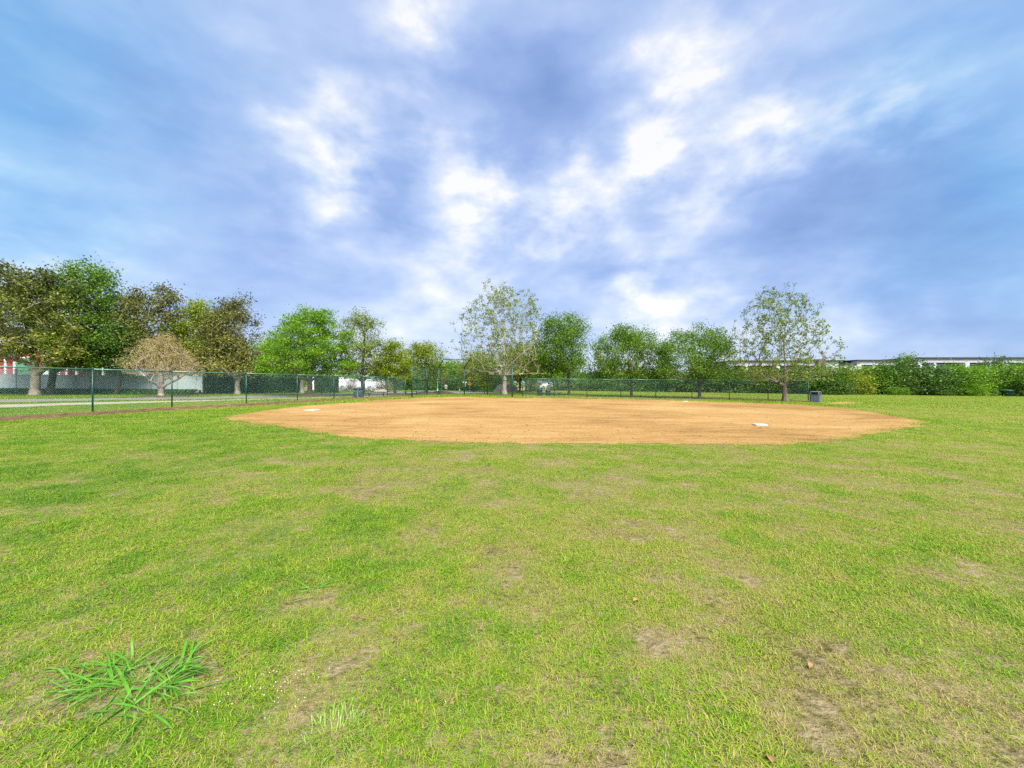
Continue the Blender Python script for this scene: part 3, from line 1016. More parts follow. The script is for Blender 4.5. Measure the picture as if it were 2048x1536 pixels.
tree_px('shade_tree', 'yellow-green tree filling the space behind the tall sparse tree', (1040, 785.5), 985, 1100, 682, 762, M['L_yellow'], M['bark_dark'], 15, Y=56.0,
        trunk_px=4.5, n_cl=170, per=52, sig=.46, lsize=.20, prof=ROUND, nlobe=13, lobe=.42, fork=2.0)
tree_px('shade_tree', 'low yellow-green tree seen through the right half of the backstop', (948, 783), 918, 1002, 700, 770, M['L_yellow'], M['bark_dark'], 16, Y=58.0,
        trunk_px=4.5, n_cl=130, per=52, sig=.46, lsize=.20, prof=ROUND, nlobe=10, lobe=.45, fork=1.8)
tree_px('shade_tree', 'tall dark green tree right of the sparse tree, behind the fence', (1138, 790.5), 1060, 1192, 626, 762, M['L_mid'], M['bark_brown'], 17,
        trunk_px=6, n_cl=260, per=70, sig=.42, lsize=.19, prof=[(0, 1), (.3, 1), (.55, .9), (.8, .72), (1, .45)], nlobe=18, lobe=.38, fork=2.0, droop=.5)
tree_px('shade_tree', 'rounded green tree with forked trunk behind the middle of the right fence', (1263, 794.6), 1188, 1322, 650, 762, M['L_mid'], M['bark_brown'], 18,
        trunk_px=6, n_cl=250, per=62, sig=.36, lsize=.17, prof=[(0, .95), (.3, 1), (.6, .98), (.85, .8), (1, .5)], nlobe=18, lobe=.36, fork=1.5, nprim=10, droop=.4)
tree_px('shade_tree', 'broad green tree with ragged top, left of the bare-branched tree', (1399, 798), 1304, 1470, 654, 762, M['L_mid'], M['bark_grey'], 19,
        trunk_px=7, n_cl=280, per=58, sig=.32, lsize=.16, prof=[(0, .85), (.3, 1), (.6, .95), (.85, .75), (1, .55)], nlobe=22, lobe=.33, fork=1.5, nprim=11, droop=.3)
tree_px('sycamore_tree', 'sparse-leaved tree with open grey branches near the end of the right fence', (1570, 803.2), 1464, 1656, 576, 764, M['L_syc'], M['bark_grey'], 20,
        trunk_px=9.5, n_cl=900, per=14, sig=.13, lsize=.125, prof=[(0, .9), (.2, 1), (.5, .88), (.75, .72), (1, .4)], nlobe=26, lobe=.34, nprim=12, fork=2.3, shell=.10, arch=.03, aspect=.75, rmin=.012, leader=7.0, power=.57, steep=.85, lo=3, dense=1, fill=.8)

# ------------------------------------------------------------------ thicket: variants shared between copies
def bush_variant(seed, leaf, bark, n_cl=120, per=48, prof=FULL, r=1.0, h=2.0, lsize=.085, sig=.17, droop=.1):
    rng = np.random.default_rng(seed)
    T = crown_targets(rng, n_cl, 0, r * .93, r * .93, .05, h, prof, 14, .38, .5)
    P, par, w, K = skeleton(rng, .35, (0, 0), T, 8, .2)
    tr = limbs_mesh('stems', P, par, w, K, .055, bark, rmin=.007)
    cnt = rng.poisson(per, n_cl)
    ci = np.repeat(np.arange(n_cl), cnt)
    cen = T[ci] + rng.normal(size=(len(ci), 3)) * sig
    cen[:, 2] = np.abs(cen[:, 2])
    cr_ = leaves_mesh('foliage', cen, np.full(len(cen), lsize), leaf, rng, .55, .5, droop)
    return tr, cr_


VAR = [bush_variant(101, M['L_mid'], M['bark_dark']), bush_variant(102, M['L_bright'], M['bark_dark'], prof=ROUND),
       bush_variant(103, M['L_dark'], M['bark_dark']), bush_variant(104, M['L_yellow'], M['bark_brown'], prof=DOME),
       bush_variant(105, M['L_dark'], M['bark_dark'], prof=DOME), bush_variant(106, M['L_bright'], M['bark_brown'], prof=FULL)]


def bush(name, label, cat, group, var, loc, sx, sz, rz, sy=None):
    tr, cr_ = VAR[var]
    root = empty(name, (loc[0], loc[1], loc[2] - .03), label, cat, group, rz)
    for nm, me in (('trunk', tr), ('crown', cr_)):
        o = link(nm, me, root)
        o.scale = (sx, sy or sx, sz)
    return root


ORD = ['first', 'second', 'third', 'fourth', 'fifth', 'sixth', 'seventh', 'eighth', 'ninth', 'tenth', 'eleventh', 'twelfth', 'thirteenth', 'fourteenth', 'fifteenth', 'sixteenth']
VN = ['mid-green', 'bright green', 'dark green', 'yellow-green', 'dark leafy', 'fresh green']
rr = random.Random(3)
# right-hand thicket: (px centre, half width px, top row, variant, distance)
TH = [(1652, 44, 727, 0, 61), (1700, 40, 734, 3, 62), (1744, 36, 731, 5, 63.5), (1772, 34, 726, 4, 62.5), (1818, 50, 721, 2, 62), (1868, 36, 735, 4, 60.5), (1903, 40, 729, 1, 61),
      (1936, 40, 731, 5, 60.5), (1962, 30, 733, 0, 62.5), (1994, 38, 716, 4, 65), (2036, 42, 726, 1, 60), (2078, 42, 722, 2, 63), (2130, 46, 724, 0, 64), (2190, 50, 720, 5, 66)]
for i, (px, hw, yt, v, Y) in enumerate(TH):
    b = GY(px, Y)
    zt = CAM_H + (YH - yt) / F * Y - b.z
    bush('thicket_tree', f'{VN[v]} bushy tree, {ORD[i]} from the right grey bin along the right-hand thicket', 'tree', 'trees of the right-hand thicket', v, b, hw / F * Y * 1.12, zt / 2.05, rr.uniform(0, 6.28))
# thin tall tree poking above the thicket
tree_px('thicket_tree', 'thin airy tree top rising above the right-hand thicket before the white building', (1812, 790), 1796, 1832, 706, 760, M['L_mid'], M['bark_dark'], 31, Y=64, r0=.08,
        n_cl=50, per=26, sig=.3, lsize=.2, prof=VASE, nlobe=7, lobe=.45, fork=2.2, group='trees of the right-hand thicket')
# low bushes at the thicket foot
for i, (px, hw, yt, v) in enumerate([(1668, 34, 757, 2), (1788, 13, 773, 1), (1808, 10, 776, 5), (1880, 22, 764, 4), (1925, 26, 764, 1), (2046, 26, 770, 2)]):
    Y = 59.0
    b = GY(px, Y)
    zt = CAM_H + (YH - yt) / F * Y - b.z
    bush('low_bush', f'low {VN[v]} bush at the foot of the right-hand thicket, {ORD[i]} from the left', 'bush', 'low bushes at the thicket foot', v, b, hw / F * Y * 1.1, zt / 2.05, rr.uniform(0, 6.28))
# thicket behind the right fence
BH2 = [(1126, 34, 752, 2, 76), (1172, 40, 750, 1, 74), (1216, 40, 744, 0, 73), (1262, 40, 748, 5, 72), (1310, 42, 746, 2, 71), (1352, 38, 752, 0, 70), (1394, 44, 742, 4, 69.5), (1440, 42, 738, 2, 68.5),
       (1482, 44, 735, 0, 67.5), (1526, 42, 737, 3, 66.5), (1562, 40, 741, 2, 65.5), (1604, 44, 735, 4, 64)]
for i, (px, hw, yt, v, Y) in enumerate(BH2):
    b = GY(px, Y)
    zt = CAM_H + (YH - yt) / F * Y - b.z
    bush('thicket_tree', f'{VN[v]} shrubby tree in the hedgerow beyond the right fence, {ORD[i]} from the left', 'tree', 'hedgerow beyond the right fence', v, b, hw / F * Y * 1.15, zt / 2.05, rr.uniform(0, 6.28))
# wall of trees behind the backstop
CB = [(812, 34, 745, 2, 68), (842, 36, 738, 4, 69), (874, 36, 728, 1, 70), (902, 34, 722, 5, 71), (926, 30, 730, 1, 72), (952, 36, 726, 2, 70), (980, 34, 740, 5, 71), (905, 30, 752, 2, 66.5), (868, 30, 750, 0, 67), (958, 34, 752, 1, 67)]
for i, (px, hw, yt, v, Y) in enumerate(sorted(CB)):
    b = GY(px, Y)
    zt = CAM_H + (YH - yt) / F * Y - b.z
    bush('background_tree', f'{VN[v]} tree in the leafy wall behind the backstop, {ORD[i]} from the left', 'tree', 'leafy wall behind the backstop', v, b, hw / F * Y * 1.15, zt / 2.05, rr.uniform(0, 6.28))
# conical evergreen, dark shrub and rock near the sparse tree's trunk
b = GY(988, 62)
bush('conifer_shrub', 'bright yellow-green cone-shaped shrub left of the sparse tree trunk', 'bush', None, 3, b, .75, 1.75, 1.0)
b = GY(997, 60)
bush('dark_shrub', 'dark rounded bush just left of the sparse tree trunk', 'bush', None, 4, b, 1.0, 1.35, 2.0)
b = GY(1066, 62)
bush('dark_shrub', 'dark square-cut bush left of the taller green bin', 'bush', None, 2, b, 1.3, 1.05, 2.0)
for i, (px, Y, r, h) in enumerate([(1052, 63, .16, 1.1), (1062, 66, .14, 1.1), (1108, 78, .2, 1.3), (1114, 79, .2, 1.3), (1130, 82, .2, 1.2)]):
    bb = GY(px, Y)
    make_tree('distant_tree', f'distant dark-trunked tree on the far lawn, {ORD[i]} from the left beside the green bins', bb, 0, 2.4, 1.9, 5.2, M['L_mid'] if i < 2 else M['L_dark'], M['bark_dark'], 60 + i, n_cl=60, per=40, sig=.45, lsize=.26, r0=r,
              prof=ROUND, nlobe=8, lobe=.5, fork=1.8, group='distant trees on the far lawn')

# far wood that closes the horizon
rng = np.random.default_rng(77)
n = 26000
fx = rng.uniform(-75, 190, n)
fy = 92 + rng.uniform(0, 8, n) + np.maximum(0, fx - 60) * .15
top = 4.2 + 1.1 * np.sin(fx * .31) + .8 * np.sin(fx * .83 + 1) + .5 * np.sin(fx * 1.9)
fz = gz(fx) + top * rng.uniform(0, 1, n) ** .8
keep = ~((fx > 3) & (fx < 16))
o = link('far_wood', leaves_mesh('far_wood', np.stack([fx, fy, fz], 1)[keep], np.full(keep.sum(), .75), M['L_mid'], rng, .6, .3))
tag(o, 'far band of green woodland closing the horizon', 'wood', kind='stuff')

# ------------------------------------------------------------------ hedges, groundcover, shrubs by the road
def leaf_box(name, label, a, b, depth, h, leaf, seed, dens=420, lsize=.11, cat='hedge', core=None, round_end=.25):
    """clipped hedge from a to b (xy of its front), depth away from the camera"""
    rng = np.random.default_rng(seed)
    a, b = Vector(a), Vector(b)
    d = b - a
    L = d.length
    loc = Vector((a.x, a.y, gz(a.x)))
    root = empty(name, loc, label, cat, None, math.atan2(d.y, d.x))
    nf, ntp = int(L * h * dens), int(L * depth * dens * .8)
    ne = int(depth * h * dens)
    pts = [np.stack([rng.uniform(0, L, nf), np.abs(rng.normal(0, .10, nf)), rng.uniform(.02, h, nf)], 1),
           np.stack([rng.uniform(0, L, ntp), rng.uniform(0, depth, ntp), h - np.abs(rng.normal(0, .07, ntp))], 1),
           np.stack([L - np.abs(rng.normal(0, .1, ne)), rng.uniform(0, depth, ne), rng.uniform(.02, h, ne)], 1),
           np.stack([np.abs(rng.normal(0, .1, ne)), rng.uniform(0, depth, ne), rng.uniform(.02, h, ne)], 1)]
    p = np.concatenate(pts)
    bump = .05 * np.sin(p[:, 0] * 3.1 + seed) + .04 * np.sin(p[:, 0] * 7.3 + p[:, 2] * 5)
    p[:, 1] += bump
    p[:, 2] += bump * .7 * (p[:, 2] / h)
    r = round_end
    m = (p[:, 2] > h - r) & (p[:, 0] > L - r)
    ex = np.sqrt(np.maximum(0, p[:, 0] - L + r) ** 2 + np.maximum(0, p[:, 2] - h + r) ** 2)
    p = p[~(m & (ex > r))]
    link('foliage', leaves_mesh('foliage', p, np.full(len(p), lsize), leaf, rng, .55, .2), root)
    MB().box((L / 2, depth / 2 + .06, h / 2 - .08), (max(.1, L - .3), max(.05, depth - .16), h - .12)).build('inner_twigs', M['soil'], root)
    return root


leaf_box('clipped_hedge', 'tall dark clipped hedge running behind the left chain-link fence', GY(398, 42.0).xy, GY(600, 46.5).xy, 1.4, 2.45, M['L_hedge'], 201, 260, .16)
leaf_box('clipped_hedge', 'shorter square-ended hedge right of the spreading tree trunk', GY(628, 46.0).xy, GY(677, 47.0).xy, 1.6, 2.0, M['L_hedge'], 202, 420, .12)
# raised bed with groundcover below the long vinyl fence
VF = [GY(px, Y) for px, Y in ((-90, 37.2), (-32, 37.3), (32, 37.4), (104, 37.6), (181, 37.8), (246, 38.0), (301, 38.3), (354, 38.7), (404, 39.2))]
BANK = 0.40
m = MB()
for i in range(len(VF) - 1):
    a, b = VF[i], VF[i + 1]
    for (ya, za), (yb, zb_) in (((-1.6, -.05), (-.55, BANK)), ((-.55, BANK), (1.5, BANK + .02))):
        m.poly([(a.x, a.y + ya, a.z + za), (b.x, b.y + ya, b.z + za), (b.x, b.y + yb, b.z + zb_), (a.x, a.y + yb, a.z + zb_)])
tag(m.build('planting_bank', M['soil']), kind='structure')
rng = np.random.default_rng(206)
n = 15000
gx = rng.uniform(VF[0].x, VF[-1].x, n)
s = rng.uniform(0, 1, n)
gy = np.interp(gx, [v.x for v in VF], [v.y for v in VF]) - 1.7 + 1.25 * s
gzv = gz(gx) + np.clip(s * 1.15, 0, 1) * BANK + rng.uniform(0, .12, n)
o = link('groundcover', leaves_mesh('groundcover', np.stack([gx, gy, gzv], 1), np.full(n, .13), M['L_hedge'], rng, .6, .8))
tag(o, 'dark groundcover along the foot of the long vinyl fence', 'groundcover', kind='stuff')


def vinyl_fence(name, label, pts, H, lat, mat, base=0.0):
    loc = Vector(pts[0])
    root = empty(name, loc, label, 'fence')
    for i, p in enumerate(pts):
        q = Vector(p) - loc
        m = MB()
        m.box((q.x, q.y, q.z + base + (H + .06) / 2 - .1), (.13, .13, H + .06 + .2))
        m.box((q.x, q.y, q.z + base + H + .09), (.17, .17, .06), 0, .6)
        m.build('post', mat, root)
    for i in range(len(pts) - 1):
        a, b = Vector(pts[i]) - loc, Vector(pts[i + 1]) - loc
        a.z += base; b.z += base
        d = b - a
        L = d.length - .134
        ang = math.atan2(d.y, d.x)
        c = (a + b) / 2
        zl = H - lat
        MB().box((c.x, c.y, c.z + zl / 2 + .03), (L, .03, zl - .10), ang).build('panel', mat, root)
        for z in (.06, zl - .02, H - .04):
            MB().box((c.x, c.y, c.z + z), (L, .055, .075), ang).build('rail', mat, root)
        ux = d.normalized()
        m = MB()
        z0, z1 = zl + .02, H - .075
        hh = z1 - z0
        st = .17
        for sgn in (1, -1):
            x = -hh
            while x < L:
                t0, t1 = max(0, -x), min(hh, L - x)
                if t1 - t0 > .03:
                    q0, q1 = x + t0, x + t1
                    if sgn < 0:
                        q0, q1 = L - q0, L - q1
                    A = a + ux * (q0 + .067) + Vector((0, .006 * sgn, z0 + t0))
                    Bq = a + ux * (q1 + .067) + Vector((0, .006 * sgn, z0 + t1))
                    dd = (Bq - A).normalized()
                    sd_ = Vector((0, 1, 0)).cross(dd).normalized() * .014
                    m.poly([A - sd_, Bq - sd_, Bq + sd_, A + sd_])
                x += st
        m.build('lattice', mat, root)
    return root


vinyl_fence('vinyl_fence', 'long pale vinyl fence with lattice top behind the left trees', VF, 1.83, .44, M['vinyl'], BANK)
vinyl_fence('vinyl_fence', 'short bright white vinyl fence between hedge and yellow-green tree', [GY(px, 57.5 + i * .6) for i, px in enumerate((668, 696, 717, 731, 757, 769.5))], 1.72, .36, M['vinyl_lit'], 0)

for i, (px, Y, sx, sz, w) in enumerate([(685, 55, .75, .45, 'small brown mounded shrub beside the square-ended hedge'), (704, 55, 1.0, .85, 'olive brown shrub just left of the grey bin'),
                                        (738, 55, .9, .42, 'low brown shrub right of the upright tree trunk'), (763, 54, 1.35, 1.0, 'large russet mounded shrub at the end of the white fence'), (720, 55.5, .6, .35, 'tiny brown shrub behind the upright tree trunk')]):
    if i == 0:
        VAR.append(bush_variant(120, M['L_shrub'], M['bark_brown'], prof=DOME, n_cl=90, per=40))
    bush('mounded_shrub', w, 'shrub', 'brown shrubs before the white fence', 6, GY(px, Y), sx, sz, i * 1.3)


def rock(label, loc, sx, sy, sz, mat, seed):
    rng = np.random.default_rng(seed)
    bm = bmesh.new()
    bmesh.ops.create_icosphere(bm, subdivisions=3, radius=1)
    ph = rng.uniform(0, 6, 9)
    for v in bm.verts:
        k = 1 + .14 * math.sin(v.co.x * 3 + ph[0]) + .12 * math.sin(v.co.y * 4 + ph[1]) + .10 * math.sin(v.co.z * 5 + ph[2]) + .05 * math.sin(v.co.x * 9 + v.co.y * 8 + ph[3])
        v.co = Vector((v.co.x * sx * k, v.co.y * sy * k, max(-.25, v.co.z) * sz * k))
    me = bpy.data.meshes.new('boulder')
    bm.to_mesh(me)
    bm.free()
    me.shade_smooth()
    me.materials.append(mat)
    o = link('boulder', me)
    o.location = loc
    tag(o, label, 'boulder')


rock('pale boulder lying before the russet shrub', GY(761, 52.5), .75, .4, .42, M['rock'], 4)
rock('rough grey boulder pile behind the sparse tree trunk', GY(1012, 58.5), 1.9, 1.2, 1.35, M['rock_grey'], 5)

# ------------------------------------------------------------------ signs and poles by the road
def sign_post(loc, h, root, r=.03, mat='steel'):
    MB().tube((0, 0, -.04), (0, 0, h), r, n=8).build('post', M[mat], root)


def zat(py, Y, loc):
    return CAM_H + (YH - py) / F * Y - loc.z


# yellow diamond with a walking figure, plaque below
Y = 63.0
L0 = GY(939.6, Y)
root = empty('warning_sign', L0, 'yellow diamond pedestrian sign with yellow plaque beneath, behind the backstop', 'sign')
zc, zp = zat(756.6, Y, L0), zat(767.1, Y, L0)
sign_post(L0, zc + .1, root, .035)
s = 4.0 / F * Y
MB().poly([(0, -.05, zc - s), (s, -.05, zc), (0, -.05, zc + s), (-s, -.05, zc)]).poly([(0, -.04, zc - s), (-s, -.04, zc), (0, -.04, zc + s), (s, -.04, zc)]).build('plate', M['yellow'], root)
m = MB()
q = s / .42
for pts in ([(-.03, .10), (.03, .10), (.03, .16), (-.03, .16)], [(-.045, .09), (.045, .09), (.03, -.06), (-.03, -.06)], [(-.03, -.06), (.0, -.06), (-.07, -.2), (-.11, -.2)], [(.0, -.06), (.03, -.06), (.11, -.2), (.07, -.2)],
            [(-.045, .09), (-.03, .05), (-.10, -.02), (-.12, .0)], [(.045, .09), (.12, .0), (.10, -.02), (.03, .05)]):
    m.poly([(x * q, -.056, zc + z * q) for x, z in pts])
m.build('pedestrian_symbol', M['black'], root)
wp, hp = 3.3 / F * Y, 2.9 / F * Y
MB().box((0, -.045, zp), (wp * 2, .01, hp * 2)).build('plaque', M['yellow'], root)
m = MB()
m.poly([(x * wp * 2, -.053, zp + z * hp * 2) for x, z in ((.25, .28), (.32, .2), (-.12, -.14), (-.02, -.24), (-.32, -.3), (-.26, 0), (-.18, -.08))])
m.build('arrow_symbol', M['apt_brown'], root)
# white diamond
L0 = GY(929.6, 66.0)
root = empty('road_sign', L0, 'pale diamond sign seen beside a backstop post', 'sign')
zc = zat(764.5, 66, L0)
sign_post(L0, zc, root)
s = 4.2 / F * 66
MB().poly([(0, -.05, zc - s), (s, -.05, zc), (0, -.05, zc + s), (-s, -.05, zc)]).poly([(0, -.04, zc - s), (-s, -.04, zc), (0, -.04, zc + s), (s, -.04, zc)]).build('plate', M['white'], root)
MB().box((0, -.045, zat(771.5, 66, L0)), (.34, .01, .40)).build('plaque', M['white'], root)
# white rectangle
L0 = GY(892.2, 65.0)
root = empty('road_sign', L0, 'white rectangular sign right of the leafless sapling', 'sign')
zc = zat(773.5, 65, L0)
sign_post(L0, zc, root)
MB().box((0, -.045, zc), (.40, .01, .60)).build('plate', M['white'], root)
MB().box((0, -.052, zc + .06), (.28, .004, .05)).box((0, -.052, zc - .06), (.28, .004, .05)).build('lettering_bar', M['sign_back'], root)
# small white triangle
L0 = GY(861.6, 66.0)
root = empty('marker_sign', L0, 'small white triangular marker left of the teal lamp post', 'sign')
zc = zat(773.5, 66, L0)
sign_post(L0, zc, root, .02)
MB().poly([(-.13, -.05, zc - .13), (.13, -.05, zc - .13), (0, -.05, zc + .15)]).poly([(.13, -.04, zc - .13), (-.13, -.04, zc - .13), (0, -.04, zc + .15)]).build('plate', M['white'], root)
# grey sign before the short white fence
L0 = GY(746, 56.0)
root = empty('road_sign', L0, 'grey rectangular sign on a slim post before the short white fence', 'sign')
zc = zat(758.7, 56, L0)
sign_post(L0, zc, root)
MB().box((0, -.045, zc), (.44, .012, .62), 0).build('plate', M['sign_back'], root)
# lamp post with street-name blade
L0 = GY(875.4, 62.0)
root = empty('lamp_post', L0, 'slim teal lamp post with lantern behind the backstop', 'lamp post')
zt = zat(747, 62, L0)
MB().lathe((0, 0, -.03), [(.19, 0), (.19, .12), (.10, .3), (.055, .42)], 12).build('base', M['teal'], root)
MB().tube((0, 0, .35), (0, 0, zt), .05, .035, n=10).build('pole', M['teal'], root)
MB().lathe((0, 0, zt), [(.05, 0), (.16, .06), (.19, .32), (.17, .34)], 10).build('lantern', M['white'], root, True)
MB().lathe((0, 0, zt), [(.21, .345), (.2, .40), (.06, .52), (.02, .56)], 10).build('cap', M['bin_grey'], root)
zb_ = zat(753.6, 62, L0)
MB().box((-.30, -.05, zb_), (.56, .01, .16)).build('name_blade', M['teal'], root)
# low white markers
for px, Y, h, w in ((919.2, 64, .30, 'low white marker post left of the pale diamond sign'), (985, 72, .55, 'low white marker post before the cone-shaped shrub')):
    L0 = GY(px, Y)
    root = empty('marker_post', L0, w, 'post')
    MB().lathe((0, 0, -.03), [(.09, 0), (.09, h), (.06, h + .05), (.02, h + .07)], 10).build('post', M['white'], root, True)
    MB().lathe((0, 0, h * .7), [(.095, 0), (.095, .05)], 10).build('band', M['sign_back'], root)

# parked car on the far lane
def parked_car(loc, rz, label):
    root = empty('parked_car', loc, label, 'car', None, rz)
    prof = [(-2.2, .35), (-2.2, .78), (-1.5, .88), (-.9, 1.38), (.75, 1.42), (1.5, .92), (2.2, .82), (2.25, .35)]
    m = MB()
    nn = len(prof)
    for y, k in ((-.85, .0), (.85, .0)):
        for x, z in prof:
            yy = y * (.8 if z > 1 else 1)
            m.v.append((x, yy, z))
    m.f.append(tuple(range(nn)))
    m.f.append(tuple(reversed(range(nn, 2 * nn))))
    for i in range(nn):
        j = (i + 1) % nn
        m.f.append((j, i, nn + i, nn + j))
    m.build('body', M['car_paint'], root)
    for s in (-1, 1):
        MB().poly([(x, s * (.87 if z < 1 else .73), z) for x, z in ((-1.2, .95), (1.2, .97), (.65, 1.34), (-.75, 1.32))][::s]).build('side_window', M['glass'], root)
        for x in (-1.4, 1.4):
            w = MB().tube((x, s * .72, .33), (x, s * .90, .33), .33, n=16).build('wheel', M['black'], root)
            MB().tube((x, s * .80, .33), (x, s * .91, .33), .19, n=12).build('rim', M['steel'], w)


parked_car(GY(1097, 90) + Vector((0, 0, .01)), R(8), 'pale parked car glimpsed on the far lane above the green bins')

# ------------------------------------------------------------------ houses on the left
YHS = 46.0


def wall_box(root, loc, px0, px1, py0, py1, Y, th, mat, name, dy=0.0):
    a, b = Wp(px0, py1, Y), Wp(px1, py0, Y)
    return MB().box(((a.x + b.x) / 2 - loc.x, Y + th / 2 + dy - loc.y, (a.z + b.z) / 2 - loc.z), (b.x - a.x, th, b.z - a.z)).build(name, mat, root)


L0 = GY(60, YHS)
h1 = empty('house', L0, 'red house with white trim and grey roof behind the long vinyl fence', 'house')
# siding boards
a, b = Wp(-120, 790, YHS), Wp(134, 690, YHS)
zlo, zhi = gz(L0.x) - .1, b.z
nb = 26
for k in range(nb):
    z0 = zlo + (zhi - zlo) * k / nb
    z1 = zlo + (zhi - zlo) * (k + 1) / nb
    m = MB()
    x0, x1 = a.x - L0.x, b.x - L0.x
    m.poly([(x0, -.02, z0 - L0.z), (x1, -.02, z0 - L0.z), (x1, 0, z1 - L0.z), (x0, 0, z1 - L0.z)])
    m.poly([(x0, 0, z0 - L0.z), (x1, 0, z0 - L0.z), (x1, -.02, z0 - L0.z), (x0, -.02, z0 - L0.z)])
    m.build('siding_board', M['red_siding'], h1)
wall_box(h1, L0, -120, 133.8, 690, 790, YHS, 6.0, M['red_siding'], 'wall', .02)
for px0, px1 in ((10, 14), (28, 32), (86, 98), (132.2, 136)):
    wall_box(h1, L0, px0, px1, 700, 788, YHS, .09, M['trim'], 'corner_trim', -.09)
for px0, px1, py0, py1 in ((33, 62, 716, 766), (99, 118, 724, 752), (-60, -30, 716, 752)):
    w = wall_box(h1, L0, px0 - 1.5, px1 + 3, py0 - 2.5, py1 + 2, YHS, .06, M['trim'], 'window', -.06)
    wall_box(h1, L0, px0, px1, py0, py1, YHS, .03, M['green_glass'], 'pane', -.10).parent = w
# roofs
def roof(root, loc, px0, px1, py_e, py_r, Y, run, mat, name='roof', over=.4):
    e0, e1 = Wp(px0, py_e, Y), Wp(px1, py_e, Y)
    zr = Wp(px0, py_r, Y).z
    y0, y1 = Y - over - loc.y, Y + run - loc.y
    m = MB()
    x0, x1 = e0.x - loc.x, e1.x - loc.x
    ze, zr = e0.z - loc.z, zr - loc.z
    m.poly([(x0, y0, ze), (x1, y0, ze), (x1, y1, zr), (x0, y1, zr)])
    m.poly([(x0, y1, zr), (x1, y1, zr), (x1, 2 * y1 - y0, ze), (x0, 2 * y1 - y0, ze)])
    m.poly([(x0, y0, ze - .18), (x0, y0, ze), (x1, y0, ze), (x1, y0, ze - .18)][::-1])
    m.poly([(x1, y0, ze - .02), (x1, 2 * y1 - y0, ze - .02), (x1, y1, zr - .02)])
    m.poly([(x0, y0, ze - .02), (x0, y1, zr - .02), (x0, 2 * y1 - y0, ze - .02)])
    return m.build(name, mat, root)


roof(h1, L0, -130, 136, 692, 650, YHS, 3.2, M['shingle'])
# porch
wall_box(h1, L0, 136.5, 268, 712, 788, YHS + 2.6, .2, M['dark_wall'], 'porch_wall')
roof(h1, L0, 137, 272, 718, 688, YHS - .6, 3.4, M['shingle'], 'porch_roof')
for px in (152, 205, 262):
    wall_box(h1, L0, px - 1.6, px + 1.6, 720.5, 788, YHS - .3, .16, M['trim'], 'porch_post')
for px0, px1 in ((180, 196), (214, 226)):
    w = wall_box(h1, L0, px0, px1, 725, 752, YHS + 2.5, .05, M['trim'], 'window')
    wall_box(w, L0, px0 + 1.5, px1 - 1.5, 727, 750, YHS + 2.5, .03, M['glass'], 'pane', -.04)
# second house: tan
L0 = GY(370, 52)
h2 = empty('house', L0, 'tan stucco house glimpsed between the small tan tree and dark trunk', 'house')
wall_box(h2, L0, 338, 440, 728, 786, 52, 5, M['tan_wall'], 'wall')
roof(h2, L0, 332, 446, 729, 705, 52, 3, M['shingle'])
for px0, px1 in ((346, 352), (372, 384)):
    w = wall_box(h2, L0, px0, px1, 738, 752, 52, .05, M['trim'], 'window', -.06)
    wall_box(w, L0, px0 + .8, px1 - .8, 739, 751, 52, .03, M['glass'], 'pane', -.10)
# third house: pale, behind the hedge
L0 = GY(662, 66)
h3 = empty('house', L0, 'pale grey house glimpsed above the square-ended hedge', 'house')
wall_box(h3, L0, 622, 690, 742, 784, 66, 5, M['trim'], 'wall')
roof(h3, L0, 616, 696, 742.5, 724, 66, 3.5, M['sign_back'])
w = wall_box(h3, L0, 650, 658, 746, 756, 66, .05, M['sign_back'], 'window', -.06)
wall_box(w, L0, 651, 657, 747, 755, 66, .03, M['glass'], 'pane', -.10)

# ------------------------------------------------------------------ white apartment block on the right
YA = 118.0
L0 = GY(1850, YA)
apt = empty('apartment_building', L0, 'long white flat-roofed apartment building behind the right-hand thicket', 'building')


def ab(px0, px1, py0, py1, y0, th, mat, name, par=apt):
    a, b = Wp(px0, py1, YA), Wp(px1, py0, YA)
    return MB().box(((a.x + b.x) / 2 - L0.x, y0 + th / 2, (a.z + b.z) / 2 - L0.z), (b.x - a.x, th, b.z - a.z)).build(name, mat, par)


FL = 21.0    # storey height in photo rows
for (x0, x1, yt, dep) in ((1470, 1648, 722, 3.0), (1735, 1816, 720.5, 3.5), (1836, 2260, 717, 0.0)):
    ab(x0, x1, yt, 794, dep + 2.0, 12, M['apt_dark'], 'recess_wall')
    ab(x0 - 3, x1 + 3, yt - 2.2, yt - .6, dep - .9, 15, M['apt_dark'], 'roof_slab')
    ab(x0, x1, yt - .5, yt + 8.0, dep, 1.98, M['apt_white'], 'parapet')
    for s in range(1, 4):
        ab(x0, x1, yt + 8 + s * FL - 5, yt + 8 + s * FL, dep - .02, 1.9, M['apt_white'], 'balcony_slab')
    xx = x0
    i = 0
    while xx < x1 - 6:
        w = (8.5, 4.5)[i % 2]
        ab(xx, min(x1, xx + w), yt + 8.1, 794, dep + .02, 1.7, M['apt_white'], 'column')
        step = (24, 58, 40)[i % 3]
        for s in range(3):
            zt_ = yt + 11 + s * FL
            wx0 = xx + w + step * .2
            if wx0 + step * .35 < x1:
                f = ab(wx0, wx0 + step * .38, zt_, zt_ + 10, dep + 1.93, .06, M['apt_white'], 'window')
                ab(wx0 + 1, wx0 + step * .38 - 1, zt_ + 1, zt_ + 9, dep + 1.88, .04, M['glass'], 'pane', f)
        xx += w + step
        i += 1
ab(1816, 1836, 717.5, 794, 1.2, 12, M['apt_brown'], 'stair_tower')
ab(1648, 1662, 717.6, 794, 2.0, 12, M['apt_brown'], 'stair_tower')
ab(1663, 1702, 719.2, 720.6, 2.0, 12, M['apt_dark'], 'roof_slab')
ab(1664, 1694, 721, 794, 3.0, 10, M['apt_white'], 'wall')
